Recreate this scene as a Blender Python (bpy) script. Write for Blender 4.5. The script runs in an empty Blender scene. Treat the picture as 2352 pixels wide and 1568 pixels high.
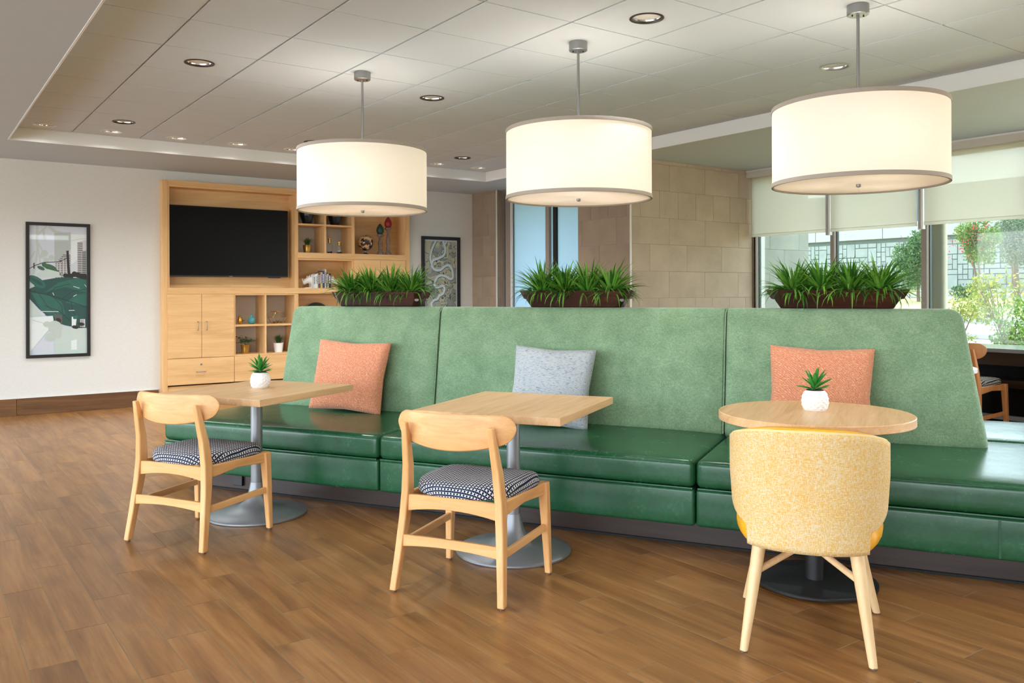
import bpy, bmesh, math, random
from math import sin, cos, pi, radians, sqrt, atan2
from mathutils import Vector, Matrix, Euler
random.seed(7)
SC = bpy.context.scene
COL = SC.collection

# ------------------------------------------------------------------ camera, sky, sun, exposure
YAW = 0.6211086
cd = bpy.data.cameras.new('camera'); cam = bpy.data.objects.new('camera', cd); COL.objects.link(cam)
cam.location = (0, 0, 1.30)
cam.rotation_euler = (Matrix.Rotation(-YAW, 3, 'Z') @ Matrix.Rotation(pi/2, 3, 'X') @ Matrix.Rotation(-0.003, 3, 'Z')).to_euler()
cd.sensor_width = 36.0; cd.lens = 1958.345/2352*36; cd.shift_y = -111.0/2352
cd.clip_start = 0.05; cd.clip_end = 300
SC.camera = cam
world = bpy.data.worlds.new('sky'); SC.world = world; world.use_nodes = True
wn = world.node_tree; bgn = wn.nodes['Background']
sky = wn.nodes.new('ShaderNodeTexSky'); sky.sky_type = 'NISHITA'; sky.sun_disc = False
sky.sun_elevation = radians(58); sky.sun_rotation = radians(40); sky.air_density = 0.8; sky.dust_density = 2.0; sky.ozone_density = 0.8
hsv = wn.nodes.new('ShaderNodeHueSaturation'); hsv.inputs['Saturation'].default_value = 0.45
wn.links.new(sky.outputs[0], hsv.inputs['Color']); wn.links.new(hsv.outputs[0], bgn.inputs[0]); bgn.inputs[1].default_value = 2.6
sd = bpy.data.lights.new('sun', 'SUN'); sun = bpy.data.objects.new('sun', sd); COL.objects.link(sun)
sd.energy = 2.4; sd.angle = radians(0.6); sd.color = (1, 0.95, 0.86)
sun.rotation_euler = Vector((-0.35, -0.45, -0.95)).to_track_quat('-Z', 'Y').to_euler()
vs = SC.view_settings
vs.view_transform = 'Standard'; vs.look = 'None'; vs.gamma = 1.0; vs.use_curve_mapping = False; vs.exposure = 0.0
DOWN_W, PEND_W = 78.0, 9.6      # downlight and pendant lamp power
cy = SC.cycles
cy.max_bounces = 10; cy.diffuse_bounces = 5; cy.transparent_max_bounces = 12; cy.use_denoising = True
cy.sample_clamp_indirect = 8.0; cy.caustics_reflective = False; cy.caustics_refractive = False

# ------------------------------------------------------------------ mesh helpers
class B:
    def __init__(s): s.v = []; s.f = []; s.mi = []
    def add(s, vs, fs, m=0):
        o = len(s.v); s.v += [tuple(p) for p in vs]
        for f in fs: s.f.append(tuple(i+o for i in f)); s.mi.append(m)
        return s
    def box(s, x0, x1, y0, y1, z0, z1, m=0):
        return s.add([(x0,y0,z0),(x1,y0,z0),(x1,y1,z0),(x0,y1,z0),(x0,y0,z1),(x1,y0,z1),(x1,y1,z1),(x0,y1,z1)],
                     [(0,3,2,1),(4,5,6,7),(0,1,5,4),(1,2,6,5),(2,3,7,6),(3,0,4,7)], m)
    def loft(s, rings, closed=True, cap=True, m=0):
        n = len(rings[0]); vs = [p for r in rings for p in r]; fs = []
        for k in range(len(rings)-1):
            for i in range(n if closed else n-1):
                j = (i+1) % n; fs.append((k*n+i, k*n+j, (k+1)*n+j, (k+1)*n+i))
        if cap and closed:
            fs.append(tuple(range(n-1, -1, -1))); fs.append(tuple((len(rings)-1)*n+i for i in range(n)))
        return s.add(vs, fs, m)
    def lathe(s, prof, n=24, c=(0,0,0), m=0, cap=True):
        rings = [[(c[0]+r*cos(2*pi*i/n), c[1]+r*sin(2*pi*i/n), c[2]+z) for i in range(n)] for r, z in prof]
        return s.loft(rings, True, cap, m)
    def tube(s, pts, r, n=8, m=0, cap=True):
        P = [Vector(p) for p in pts]; rings = []
        up = Vector((0,0,1))
        for i, p in enumerate(P):
            t = (P[min(i+1, len(P)-1)]-P[max(i-1, 0)]).normalized()
            a = t.cross(up)
            if a.length < 1e-3: a = t.cross(Vector((1,0,0)))
            a.normalize(); b = t.cross(a)
            rr = r[i] if isinstance(r, (list, tuple)) else r
            rings.append([p + a*rr*cos(2*pi*k/n) + b*rr*sin(2*pi*k/n) for k in range(n)])
        return s.loft(rings, True, cap, m)
    def stack(s, lv, m=0):       # rectangular sections (cx, cy, z, half_x, half_y)
        return s.loft([[(x-a,y-b,z),(x+a,y-b,z),(x+a,y+b,z),(x-a,y+b,z)] for x,y,z,a,b in lv], True, True, m)
    def bar(s, secs, m=0):       # sections: (center, half vector u, half vector w)
        R = []
        for c, u, w in secs:
            c, u, w = Vector(c), Vector(u), Vector(w); R.append([c-u-w, c+u-w, c+u+w, c-u+w])
        return s.loft(R, True, True, m)
    def ell(s, c, r, n=16, k=10, m=0, rot=None):
        R = rot or Matrix.Identity(3); c = Vector(c); rings = []
        for i in range(k+1):
            t = -pi/2 + pi*i/k; q = max(cos(t), 1e-3)
            rings.append([c + R @ Vector((r[0]*q*cos(2*pi*j/n), r[1]*q*sin(2*pi*j/n), r[2]*sin(t))) for j in range(n)])
        return s.loft(rings, True, True, m)
    def rbox(s, x0, x1, y0, y1, z0, z1, r=0.02, n=(6,6,3), fn=None, m=0):
        dims = [(x0,x1),(y0,y1),(z0,z1)]      # r: one radius, or (x low, x high, y, z)
        RR = [(r,r)]*3 if not isinstance(r, tuple) else [(r[0],r[1]),(r[2],r[2]),(r[3],r[3])]
        RR = [tuple(min(q, (dims[i][1]-dims[i][0])/2*.98) for q in RR[i]) for i in range(3)]
        def ax(d, k):
            a, b = dims[d]; ra, rb = RR[d]
            mid = [a+ra + (b-a-ra-rb)*i/k for i in range(k+1)]
            return [a, a+ra*.3, a+ra*.65] + mid + [b-rb*.65, b-rb*.3, b]
        A = [ax(i, n[i]) for i in range(3)]
        def P(p):
            q, e, rv = [], [], []
            for i in range(3):
                lo, hi = dims[i][0]+RR[i][0], dims[i][1]-RR[i][1]
                c = min(max(p[i], lo), hi); rr = RR[i][0] if p[i] < (lo+hi)/2 else RR[i][1]
                q.append(c); rv.append(rr); e.append((p[i]-c)/rr)
            L_ = sqrt(sum(t*t for t in e))
            o = Vector([q[i]+(e[i]/L_*rv[i] if L_ > 1e-9 else 0) for i in range(3)])
            return fn(o) if fn else o
        for d in range(3):
            u, w = (d+1) % 3, (d+2) % 3
            for side in (0, 1):
                g = []
                for a in A[u]:
                    for b in A[w]:
                        p = [0,0,0]; p[d] = dims[d][side]; p[u] = a; p[w] = b; g.append(P(p))
                nu, nw = len(A[u]), len(A[w]); fs = []
                for i in range(nu-1):
                    for j in range(nw-1):
                        q = (i*nw+j, (i+1)*nw+j, (i+1)*nw+j+1, i*nw+j+1)
                        fs.append(q if side else q[::-1])
                s.add(g, fs, m)
        return s
    def build(s, name, mat, parent=None, loc=(0,0,0), rotz=0, smooth=None, bevel=0, weld=False, kind=None):
        me = bpy.data.meshes.new(name); me.from_pydata(s.v, [], s.f)
        mats = mat if isinstance(mat, (list, tuple)) else [mat]
        for q in mats: me.materials.append(q)
        if len(mats) > 1: me.polygons.foreach_set('material_index', s.mi)
        bm = bmesh.new(); bm.from_mesh(me)
        if weld: bmesh.ops.remove_doubles(bm, verts=bm.verts, dist=1e-5)
        if weld or len(bm.faces) < 20000: bmesh.ops.recalc_face_normals(bm, faces=bm.faces)
        bm.to_mesh(me); bm.free()
        if smooth:
            me.shade_smooth(); me.set_sharp_from_angle(angle=radians(smooth))
        o = bpy.data.objects.new(name, me); COL.objects.link(o); o.location = loc; o.rotation_euler = (0,0,rotz)
        if parent: o.parent = parent
        if bevel:
            md = o.modifiers.new('edge', 'BEVEL'); md.width = bevel; md.segments = 2; md.limit_method = 'ANGLE'; md.angle_limit = radians(40)
        if kind: o['kind'] = kind
        return o
def tag(o, label, cat, group=None):
    o['label'] = label; o['category'] = cat
    if group: o['group'] = group
    return o
def thing(name, label, cat, loc=(0,0,0), rotz=0, group=None):
    o = bpy.data.objects.new(name, None); COL.objects.link(o); o.empty_display_size = .1
    o.location = loc; o.rotation_euler = (0,0,rotz)
    return tag(o, label, cat, group)
def struct(o): o['kind'] = 'structure'; return o
def dup(root, loc, rotz, label, parts=True):
    r = root.copy(); COL.objects.link(r); r.location = loc; r.rotation_euler = (0,0,rotz); r['label'] = label
    for ch in list(root.children):
        c = ch.copy(); COL.objects.link(c); c.parent = r
        for g in list(ch.children):
            d = g.copy(); COL.objects.link(d); d.parent = c
    return r
def inst(src, name, loc, parent=None, rot=None):
    o = bpy.data.objects.new(name, src.data); COL.objects.link(o); o.location = loc
    if rot: o.rotation_euler = rot
    if parent: o.parent = parent
    return o

# ------------------------------------------------------------------ material helpers
def lin(c):
    return tuple(((x/255)/12.92 if x/255 <= .04045 else (((x/255)+.055)/1.055)**2.4) for x in c) + (1.0,)
class NT:
    def __init__(s, name):
        s.mat = bpy.data.materials.new(name); s.mat.use_nodes = True; s.t = s.mat.node_tree
        s.p = s.t.nodes['Principled BSDF']; s.out = s.t.nodes['Material Output']
    def n(s, typ, ins=None, **kw):
        nd = s.t.nodes.new('ShaderNode'+typ)
        for k, v in kw.items(): setattr(nd, k, v)
        for k, v in (ins or {}).items(): s.put(nd.inputs[k], v)
        return nd
    def put(s, sock, v):
        if hasattr(v, 'is_output'): s.t.links.new(v, sock)
        else: sock.default_value = v
    def ma(s, op, a, b=0.0, c=0.0): 
        nd = s.n('Math', operation=op); s.put(nd.inputs[0], a); s.put(nd.inputs[1], b); s.put(nd.inputs[2], c); return nd.outputs[0]
    def obj(s): return s.n('TexCoord').outputs['Object']
    def scaled(s, vec, sc):
        return s.n('Mapping', {'Vector': vec, 'Scale': sc}).outputs[0]
    def noise(s, vec, scale=5, detail=3, rough=.55, dist=0):
        return s.n('TexNoise', {'Vector': vec, 'Scale': scale, 'Detail': detail, 'Roughness': rough, 'Distortion': dist}).outputs[0]
    def ramp(s, fac, stops, interp='LINEAR'):
        nd = s.n('ValToRGB'); s.put(nd.inputs[0], fac); cr = nd.color_ramp; cr.interpolation = interp
        while len(cr.elements) > 1: cr.elements.remove(cr.elements[0])
        cr.elements[0].position = stops[0][0]; cr.elements[0].color = stops[0][1]
        for p, c in stops[1:]: e = cr.elements.new(p); e.color = c
        return nd.outputs[0]
    def mix(s, fac, a, b, mode='MIX'):
        nd = s.n('Mix', data_type='RGBA', blend_type=mode); s.put(nd.inputs[0], fac); s.put(nd.inputs[6], a); s.put(nd.inputs[7], b); return nd.outputs[2]
    def val(s, col, v):
        return s.n('HueSaturation', {'Color': col, 'Value': v}).outputs[0]
    def bump(s, h, strength=.1, dist=.01):
        s.put(s.p.inputs['Normal'], s.n('Bump', {'Height': h, 'Strength': strength, 'Distance': dist}).outputs[0])
    def set(s, col=None, rough=None, metal=None, spec=None, coat=None, coatr=None, sheen=None):
        for k, v in (('Base Color', col), ('Roughness', rough), ('Metallic', metal), ('Specular IOR Level', spec), ('Coat Weight', coat), ('Coat Roughness', coatr), ('Sheen Weight', sheen)):
            if v is not None: s.put(s.p.inputs[k], v)
        return s.mat
    def rnd(s): return s.n('ObjectInfo').outputs['Random']
def plain(name, c, rough=.5, metal=0.0, var=.04, scale=30, spec=.5, bump=0, coat=None):
    m = NT(name); f = m.noise(m.obj(), scale, 3)
    col = m.val(lin(c), m.ma('ADD', m.ma('MULTIPLY', f, 2*var), 1-var))
    if bump: m.bump(f, bump, .004)
    return m.set(col, rough, metal, spec, coat)
def wood(name, c1, c2, c3, axis=0, scale=1.0, rough=.4, rnd=0.0, coat=None, knots=0.0, bumps=.06, spec=.4):
    m = NT(name); v = m.obj()
    if rnd:
        r = m.rnd(); cv = m.n('CombineXYZ', {'X': m.ma('MULTIPLY', r, 71.0), 'Y': m.ma('MULTIPLY', r, 37.0), 'Z': m.ma('MULTIPLY', r, 13.0)}).outputs[0]
        v = m.n('VectorMath', {0: v, 1: cv}, operation='ADD').outputs[0]
    s1 = [14*scale]*3; s1[axis] = 1.1*scale
    s2 = [110*scale]*3; s2[axis] = 4*scale
    a = m.noise(m.scaled(v, s1), 1.0, 6, .6, .6); b = m.noise(m.scaled(v, s2), 1.0, 3, .6)
    fac = m.ma('ADD', m.ma('MULTIPLY', a, .72), m.ma('MULTIPLY', b, .28))
    col = m.ramp(fac, [(.33, lin(c1)), (.5, lin(c2)), (.68, lin(c3))])
    if knots:
        s3 = [5*scale]*3; s3[axis] = 1.6*scale
        k = m.ramp(m.noise(m.scaled(v, s3), 1.0, 5, .65, 1.2), [(.34, (1-knots,)*3+(1,)), (.5, (1-knots*.25,)*3+(1,)), (.64, (1,1,1,1))])
        col = m.mix(1.0, col, k, 'MULTIPLY')
    if rnd: col = m.val(col, m.ma('ADD', m.ma('MULTIPLY', m.rnd(), rnd), 1-rnd/2))
    m.bump(b, bumps, .003)
    return m.set(col, rough, 0, spec, coat, .25)

MT = {}
for ax, nm in enumerate('xyz'):
    MT['cab_'+nm] = wood('maple_laminate_'+nm, (200,156,102), (216,173,118), (228,188,132), ax, 1.0, .42)
    MT['chair_'+nm] = wood('beech_'+nm, (208,152,94), (221,169,109), (231,185,128), ax, 1.2, .38)
    MT['floor_'+nm] = wood('wood_look_plank_'+nm, (120,78,39), (152,105,56), (177,130,77), ax, .8, .33, .16, None, .26, .06)
MT['top'] = wood('oak_laminate', (200,157,106), (221,180,130), (233,197,152), 1, 1.3, .4)
MT['legs_pale'] = wood('pale_ash', (212,178,126), (223,191,141), (231,202,156), 2, 1.0, .4)
MT['chair_dark'] = wood('warm_beech', (190,125,70), (206,142,86), (216,155,98), 2, 1.2, .4)
MT['base_board'] = wood('wood_look_skirting', (84,56,32), (108,74,44), (128,91,56), 0, 1.0, .45, .2, None, .2)
MT['planter'] = wood('dark_stained_wood', (24,9,5), (44,17,9), (70,28,14), 0, 1.2, .18, 0, .6)
MT['toe'] = wood('espresso_wood', (36,25,19), (48,34,26), (60,43,33), 0, 1.0, .35)
MT['bar'] = wood('black_brown_wood', (26,17,12), (38,25,18), (50,34,25), 1, 1.0, .35)
MT['baluster'] = wood('weathered_wood', (92,76,64), (122,104,90), (148,130,114), 2, 4.0, .75)

m = NT('ceiling_tile_mineral'); v = m.obj()
f = m.noise(v, 260, 2); MT['tile'] = m.set(m.val(lin((203,212,219)), m.ma('ADD', m.ma('MULTIPLY', f, .12), .94)), .9, 0, .2); m.bump(f, .25, .004)
MT['white'] = plain('white_paint', (228,228,224), .6, var=.01)
MT['soffit'] = plain('soffit_paint', (188,197,203), .7, var=.02, scale=3)
m = NT('linen_wallpaper'); v = m.obj()
f = m.ma('ADD', m.ma('MULTIPLY', m.noise(m.scaled(v, (18,18,420)), 1, 3), .6), m.ma('MULTIPLY', m.noise(m.scaled(v, (300,300,30)), 1, 2), .4))
MT['paper'] = m.set(m.ramp(f, [(.3, lin((203,200,192))), (.7, lin((219,217,210)))]), .8, 0, .25); m.bump(f, .1, .002)
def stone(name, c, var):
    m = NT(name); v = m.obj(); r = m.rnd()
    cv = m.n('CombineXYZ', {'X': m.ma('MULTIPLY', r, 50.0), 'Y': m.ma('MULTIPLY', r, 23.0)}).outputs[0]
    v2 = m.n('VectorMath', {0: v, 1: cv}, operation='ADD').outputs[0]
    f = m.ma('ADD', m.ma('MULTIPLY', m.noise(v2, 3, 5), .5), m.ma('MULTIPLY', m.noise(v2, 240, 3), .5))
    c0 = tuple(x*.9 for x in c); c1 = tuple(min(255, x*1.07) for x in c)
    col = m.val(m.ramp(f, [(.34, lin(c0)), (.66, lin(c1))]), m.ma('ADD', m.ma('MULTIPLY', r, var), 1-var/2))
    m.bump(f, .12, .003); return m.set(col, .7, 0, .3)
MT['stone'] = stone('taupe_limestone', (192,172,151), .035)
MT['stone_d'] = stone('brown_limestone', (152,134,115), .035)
MT['stone_ext'] = stone('grey_limestone', (176,178,170), .06)
MT['joint'] = plain('stone_joint', (160,140,120), .9)
MT['joint_f'] = plain('floor_grout', (150,138,114), .8)
MT['alu'] = plain('brushed_aluminium', (176,178,178), .38, .85, .03)
MT['alu_w'] = plain('white_metal_trim', (226,224,218), .45, .2, .01)
MT['alu_g'] = plain('grey_painted_channel', (176,176,170), .5, 0, .01)
MT['nickel'] = plain('brushed_nickel', (150,150,150), .32, .9, .03)
MT['chrome'] = plain('polished_reflector', (225,226,226), .12, 1.0, .01)
MT['bronze'] = plain('dark_bronze_trim', (70,64,56), .4, .6)
MT['mull'] = plain('window_frame_taupe', (148,136,126), .5, .1, .02)
MT['steel'] = plain('silver_powder_coat', (150,155,158), .42, .6, .04, 60)
MT['black_m'] = plain('black_powder_coat', (30,30,32), .5, .1, .06, 200)
MT['black'] = plain('black_frame', (24,23,23), .45)
MT['gasket'] = plain('dark_teal_gasket', (34,62,60), .4)
MT['screen'] = plain('tv_glass', (4,4,5), .3, 0, .01, 30, .12)
MT['rubber'] = plain('felt_glide', (96,74,60), .8)
MT['dark'] = plain('dark_void', (20,18,16), .8)
MT['gold'] = plain('polished_gold', (214,168,84), .22, 1.0, .03)
MT['gold_b'] = plain('brushed_gold', (190,154,82), .35, .95, .05)
MT['teal'] = plain('teal_ceramic', (70,142,148), .2)
MT['ceramic'] = plain('white_ceramic', (238,238,236), .35, 0, .01)
MT['white_resin'] = plain('white_resin', (232,230,226), .45, 0, .01)
MT['gloss_black'] = plain('black_vase_glaze', (22,22,24), .28)
MT['soil'] = plain('pebble_mix', (178,160,138), .9, 0, .35, 90, .3, .8)
MT['dsoil'] = plain('dark_soil', (52,40,30), .95, 0, .3, 120)
MT['granite'] = plain('grey_granite', (120,128,138), .12, 0, .2, 160)
MT['white_lam'] = plain('white_laminate', (230,228,224), .35, 0, .01)
MT['candle_g'] = plain('green_wax', (30,62,50), .55); MT['candle_r'] = plain('red_wax', (138,28,34), .5)
MT['plate'] = plain('dark_green_platter', (44,62,50), .3, 0, .3, 25)

def leafmat(name, c1, c2, trans=.25, rough=.45):
    m = NT(name); f = m.noise(m.obj(), 60, 2); r = m.n('TexWhiteNoise', {'Vector': m.n('NewGeometry').outputs['Random Per Island']}, noise_dimensions='3D')
    g = m.n('NewGeometry').outputs['Random Per Island']
    col = m.ramp(g, [(0, lin(c1)), (1, lin(c2))])
    m.set(col, rough, 0, .35)
    tr = m.n('BsdfTranslucent', {'Color': col}); mx = m.n('MixShader', {0: trans, 1: m.p.outputs[0], 2: tr.outputs[0]})
    m.t.links.new(mx.outputs[0], m.out.inputs[0]); return m.mat
MT['blade'] = leafmat('artificial_grass', (30,92,22), (120,176,64), .2)
MT['blade_d'] = leafmat('dark_grass', (34,66,28), (84,120,60), .15)
MT['succ'] = leafmat('succulent_leaf', (30,104,40), (66,150,62), .1, .4)
MT['vine'] = leafmat('trailing_leaf', (48,78,48), (92,120,84), .1)
MT['leaf_b'] = leafmat('bright_foliage', (70,116,46), (142,168,86), .35)
MT['leaf_m'] = leafmat('mid_foliage', (52,96,52), (118,152,96), .35)
MT['leaf_o'] = leafmat('olive_foliage', (78,100,74), (138,154,128), .3)
MT['leaf_y'] = leafmat('yellow_green_foliage', (100,132,46), (182,178,78), .35)
MT['flower'] = leafmat('red_blossom', (200,44,52), (236,92,98), .3)
MT['bark'] = plain('tree_bark', (128,110,96), .9, 0, .2, 40)

# fabrics
def velvet(name, a, b, c):
    m = NT(name); v = m.obj()
    t = m.ma('ADD', m.ma('MULTIPLY', m.noise(m.scaled(v, (420,420,60)), 1, 2), .5), m.ma('MULTIPLY', m.noise(m.scaled(v, (60,60,420)), 1, 2), .5))
    f = m.ma('ADD', m.ma('MULTIPLY', t, .75), m.ma('MULTIPLY', m.noise(v, 7, 4), .25))
    m.set(m.ramp(f, [(.36, lin(a)), (.5, lin(b)), (.64, lin(c))]), .9, 0, .15, None, None, .25); m.bump(t, .3, .003); return m.mat
MT['velvet'] = velvet('sage_green_chenille', (96,126,95), (123,152,118), (150,176,141))
m = NT('bottle_green_leather'); v = m.obj()
f = m.ma('ADD', m.ma('MULTIPLY', m.noise(v, 6, 5, .6, .4), .6), m.ma('MULTIPLY', m.noise(v, 55, 4), .4))
m.bump(m.ma('ADD', m.noise(v, 7, 2, .5), m.ma('MULTIPLY', m.noise(v, 60, 2), .12)), .16, .012)
MT['leather'] = m.set(m.ramp(f, [(.3, lin((24,70,42))), (.52, lin((31,84,52))), (.72, lin((44,100,66)))]), m.ma('ADD', m.ma('MULTIPLY', f, .12), .2), 0, .4)
def weave(name, base, dark, light, sc=1.0, wav=.35, stretch=3.0):
    m = NT(name); v = m.obj()
    a = m.noise(m.scaled(v, (150*sc/stretch, 150*sc, 150*sc*1.3)), 1, 2, .6)
    b = m.noise(m.scaled(v, (45*sc, 45*sc, 45*sc)), 1, 2)
    z = m.n('TexWave', {'Vector': m.scaled(v, (1,1,1)), 'Scale': 26.0*sc, 'Distortion': 6.0, 'Detail': 2.0}, bands_direction='DIAGONAL').outputs['Fac']
    f = m.ma('ADD', m.ma('MULTIPLY', a, .8), m.ma('MULTIPLY', m.ma('MULTIPLY', z, b) if wav else b, wav or .2))
    m.set(m.ramp(f, [(.34, lin(dark)), (.48, lin(base)), (.6, lin(base)), (.72, lin(light))]), .9, 0, .15, None, None, .2)
    m.bump(a, .35, .003); return m.mat
MT['orange'] = weave('terracotta_weave', (216,146,112), (190,112,78), (242,208,178), 1.7)
MT['greyp'] = weave('blue_grey_boucle', (180,187,190), (116,130,146), (208,206,198), 1.4, 0, 5.0)
m = NT('yellow_tweed'); v = m.obj()
a = m.noise(m.scaled(v, (560,560,70)), 1, 2, .6); b = m.noise(m.scaled(v, (80,80,560)), 1, 2, .6); c = m.noise(v, 9, 3)
f = m.ma('ADD', m.ma('MULTIPLY', m.ma('ADD', a, b), .46), m.ma('MULTIPLY', c, .08))
MT['tweed'] = m.set(m.ramp(f, [(.38, lin((216,162,74))), (.48, lin((216,182,112))), (.58, lin((222,208,176)))]), .9, 0, .15); m.bump(f, .4, .004)
MT['yleather'] = plain('yellow_leather', (240,174,38), .3, 0, .06, 20)
MT['cream_pipe'] = plain('tweed_piping', (226,200,140), .8)
def crosses(name, ground, mark, p):
    m = NT(name); s = m.n('SeparateXYZ', {0: m.n('TexCoord').outputs['UV']})
    u = m.ma('DIVIDE', s.outputs[0], p); w = m.ma('DIVIDE', s.outputs[1], p)
    a = m.ma('SUBTRACT', m.ma('FRACT', u), .5); b = m.ma('SUBTRACT', m.ma('FRACT', w), .5)
    d = m.ma('MINIMUM', m.ma('ABSOLUTE', m.ma('SUBTRACT', a, b)), m.ma('ABSOLUTE', m.ma('ADD', a, b)))
    e = m.ma('MAXIMUM', m.ma('ABSOLUTE', a), m.ma('ABSOLUTE', b))
    k = m.ma('MULTIPLY', m.ma('LESS_THAN', d, .135), m.ma('LESS_THAN', e, .34))
    f = m.noise(m.obj(), 300, 2)
    m.set(m.mix(k, lin(ground), lin(mark)), .9, 0, .15); m.bump(m.ma('ADD', k, f), .3, .002); return m.mat
MT['cross'] = crosses('navy_cross_stitch', (26,38,62), (232,232,228), .0165)
MT['cross_k'] = crosses('black_cross_stitch', (20,20,22), (214,212,204), .0165)

# translucent and clear things
def sheer(name, c, trans, clear, rough=.9):
    m = NT(name); v = m.obj()
    f = m.ma('ADD', m.ma('MULTIPLY', m.noise(m.scaled(v, (400,400,25)), 1, 2), .5), m.ma('MULTIPLY', m.noise(m.scaled(v, (25,25,400)), 1, 2), .5))
    col = m.val(lin(c), m.ma('ADD', m.ma('MULTIPLY', f, .1), .95)); m.set(col, rough, 0, .2)
    tr = m.n('BsdfTranslucent', {'Color': col}); mx = m.n('MixShader', {0: trans, 1: m.p.outputs[0], 2: tr.outputs[0]})
    if clear:
        tp = m.n('BsdfTransparent'); mx = m.n('MixShader', {0: clear, 1: mx.outputs[0], 2: tp.outputs[0]})
    m.t.links.new(mx.outputs[0], m.out.inputs[0]); return m.mat
MT['drum'] = sheer('cream_lampshade_linen', (244,236,222), .22, 0)
MT['diffuser'] = sheer('opal_acrylic', (246,238,230), .45, 0, .4)
MT['blind'] = sheer('roller_blind_mesh', (226,222,208), .6, .2)
MT['frost'] = sheer('frosted_glass', (168,190,203), .75, 0, .25)
def glass(name, tint, refl=.08):
    m = NT(name); m.t.nodes.remove(m.p)
    tp = m.n('BsdfTransparent', {'Color': lin(tint)}); gl = m.n('BsdfGlossy', {'Roughness': .02})
    fc = m.n('LayerWeight').outputs['Facing']; fr = m.ma('ADD', m.ma('MULTIPLY', m.ma('POWER', fc, 5.0), .9), .035)
    mx = m.n('MixShader', {0: fr, 1: tp.outputs[0], 2: gl.outputs[0]})
    m.t.links.new(mx.outputs[0], m.out.inputs[0]); return m.mat
MT['glass'] = glass('window_glass', (202,209,207)); MT['glass_s'] = glass('clear_glass', (250,252,250))
def emit(name, c, e):
    m = NT(name); m.t.nodes.remove(m.p); em = m.n('Emission', {'Color': lin(c), 'Strength': e}); m.t.links.new(em.outputs[0], m.out.inputs[0]); return m.mat
MT['bulb'] = emit('lamp_bulb', (255,240,215), 6.0)

# ------------------------------------------------------------------ room shell
HC, SO = 2.877, 2.757            # tile ceiling and soffit height
TX0, TX1, TY1 = 0.81, 6.21, 9.25 # tray
YA, XP, XR, YS, XW = 10.56, 6.84, 6.348, 6.687, 8.39
YB = -4.5                        # how far the hall goes on behind the camera

floor = struct(B().box(-5, XW, YB, YA+.4, -.12, -.0009).build('floor', MT['joint_f']))
PW, PL, GAP = .1504, .922, .0036
pm = B().box(-(PW-GAP)/2, (PW-GAP)/2, -(PL-GAP)/2, (PL-GAP)/2, -.010, 0).build('plank', MT['floor_y'], floor, (0, 0, -50))
plank_me = pm.data; bpy.data.objects.remove(pm)
def seen(x, y):                  # inside the photograph's view of the floor?
    d = .5819*x + .8133*y; r = .8133*x - .5819*y
    if d < 1.2: return False
    return abs(r/d) < .66 and 1.30/d < .50
cand = []; rest = B()
for k in range(-36, 55):
    cx = .806 + PW*(k+.5)
    off = (k*.3075) % PL
    for j in range(-6, 16):
        cy_ = 3.372 + off + PL*(j+.5) - PL*4
        if cx < -4.9 or cx > XW-.1 or cy_-PL/2 > YA-.06: continue
        if cy_+PL/2 > YA: rest.box(cx-(PW-GAP)/2, cx+(PW-GAP)/2, cy_-(PL-GAP)/2, YA-.004, -.01, 0); continue
        n_, t_ = .866*cx+.5*cy_, .5*cx-.866*cy_
        vis = seen(cx, cy_) or seen(cx, cy_-.4) or seen(cx, cy_+.4)
        hid = (4.85 < n_ and -4.6 < t_ < 1.2) or n_ > 6.6
        if vis and not hid: cand.append((.5819*cx+.8133*cy_, cx, cy_))
        else: rest.box(cx-(PW-GAP)/2, cx+(PW-GAP)/2, cy_-(PL-GAP)/2, cy_+(PL-GAP)/2, -.01, 0)
cand.sort()
for q, (d, x, y) in enumerate(cand):
    if q < 300:
        o = bpy.data.objects.new('plank', plank_me); COL.objects.link(o); o.parent = floor; o.location = (x, y, 0)
    else: rest.box(x-(PW-GAP)/2, x+(PW-GAP)/2, y-(PL-GAP)/2, y+(PL-GAP)/2, -.01, 0)
# last short course against the left wall
rest.build('planks', MT['floor_y'], floor, kind='stuff')

# ceiling: grid, tiles, soffit, unseen light-blocking slab
ceil = struct(B().box(TX0, TX1, YB, TY1, HC+.014, HC+.03).build('ceiling', MT['white']))
sf = B(); sf.box(-5, TX0, YB, YA+.4, SO, HC+.03); sf.box(TX1, XW+.25, YB, YA+.4, SO, HC+.03); sf.box(TX0, TX1, TY1, YA+.4, SO, HC+.03)
struct(sf.build('ceiling', MT['soffit']))
struct(B().box(-5.2, XW+.7, YB-.4, YA+1, HC+.24, HC+.4).build('light_block_slab', MT['soffit']))  # unseen slab over the whole room, added to block light from above
tf = B(); tf.box(TX0, TX1, TY1-.012, TY1, SO-.004, HC+.012); tf.box(TX0, TX0+.012, YB, TY1-.012, SO-.004, HC+.012); tf.box(TX1-.012, TX1, YB, TY1-.012, SO-.004, HC+.012)
struct(tf.build('trim_1', MT['white']))
G = .6096; GX, GY = 1.35, 5.055
def tile_mesh(w, d, hole):
    b = B()
    if not hole: b.box(-w/2, w/2, -d/2, d/2, 0, .012)
    else:
        N = 32; r = hole; R0 = []; R1 = []; R2 = []
        for i in range(N):
            a = 2*pi*i/N; k = 1/max(abs(cos(a)), abs(sin(a)))
            R0.append((w/2*k*cos(a), d/2*k*sin(a), 0)); R1.append((r*cos(a), r*sin(a), 0)); R2.append((r*cos(a), r*sin(a), .012))
        b.loft([[(p[0], p[1], .012) for p in R0], R0, R1, R2], True, False)
    return b.build('ceiling_tile', MT['tile'], ceil)
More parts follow.
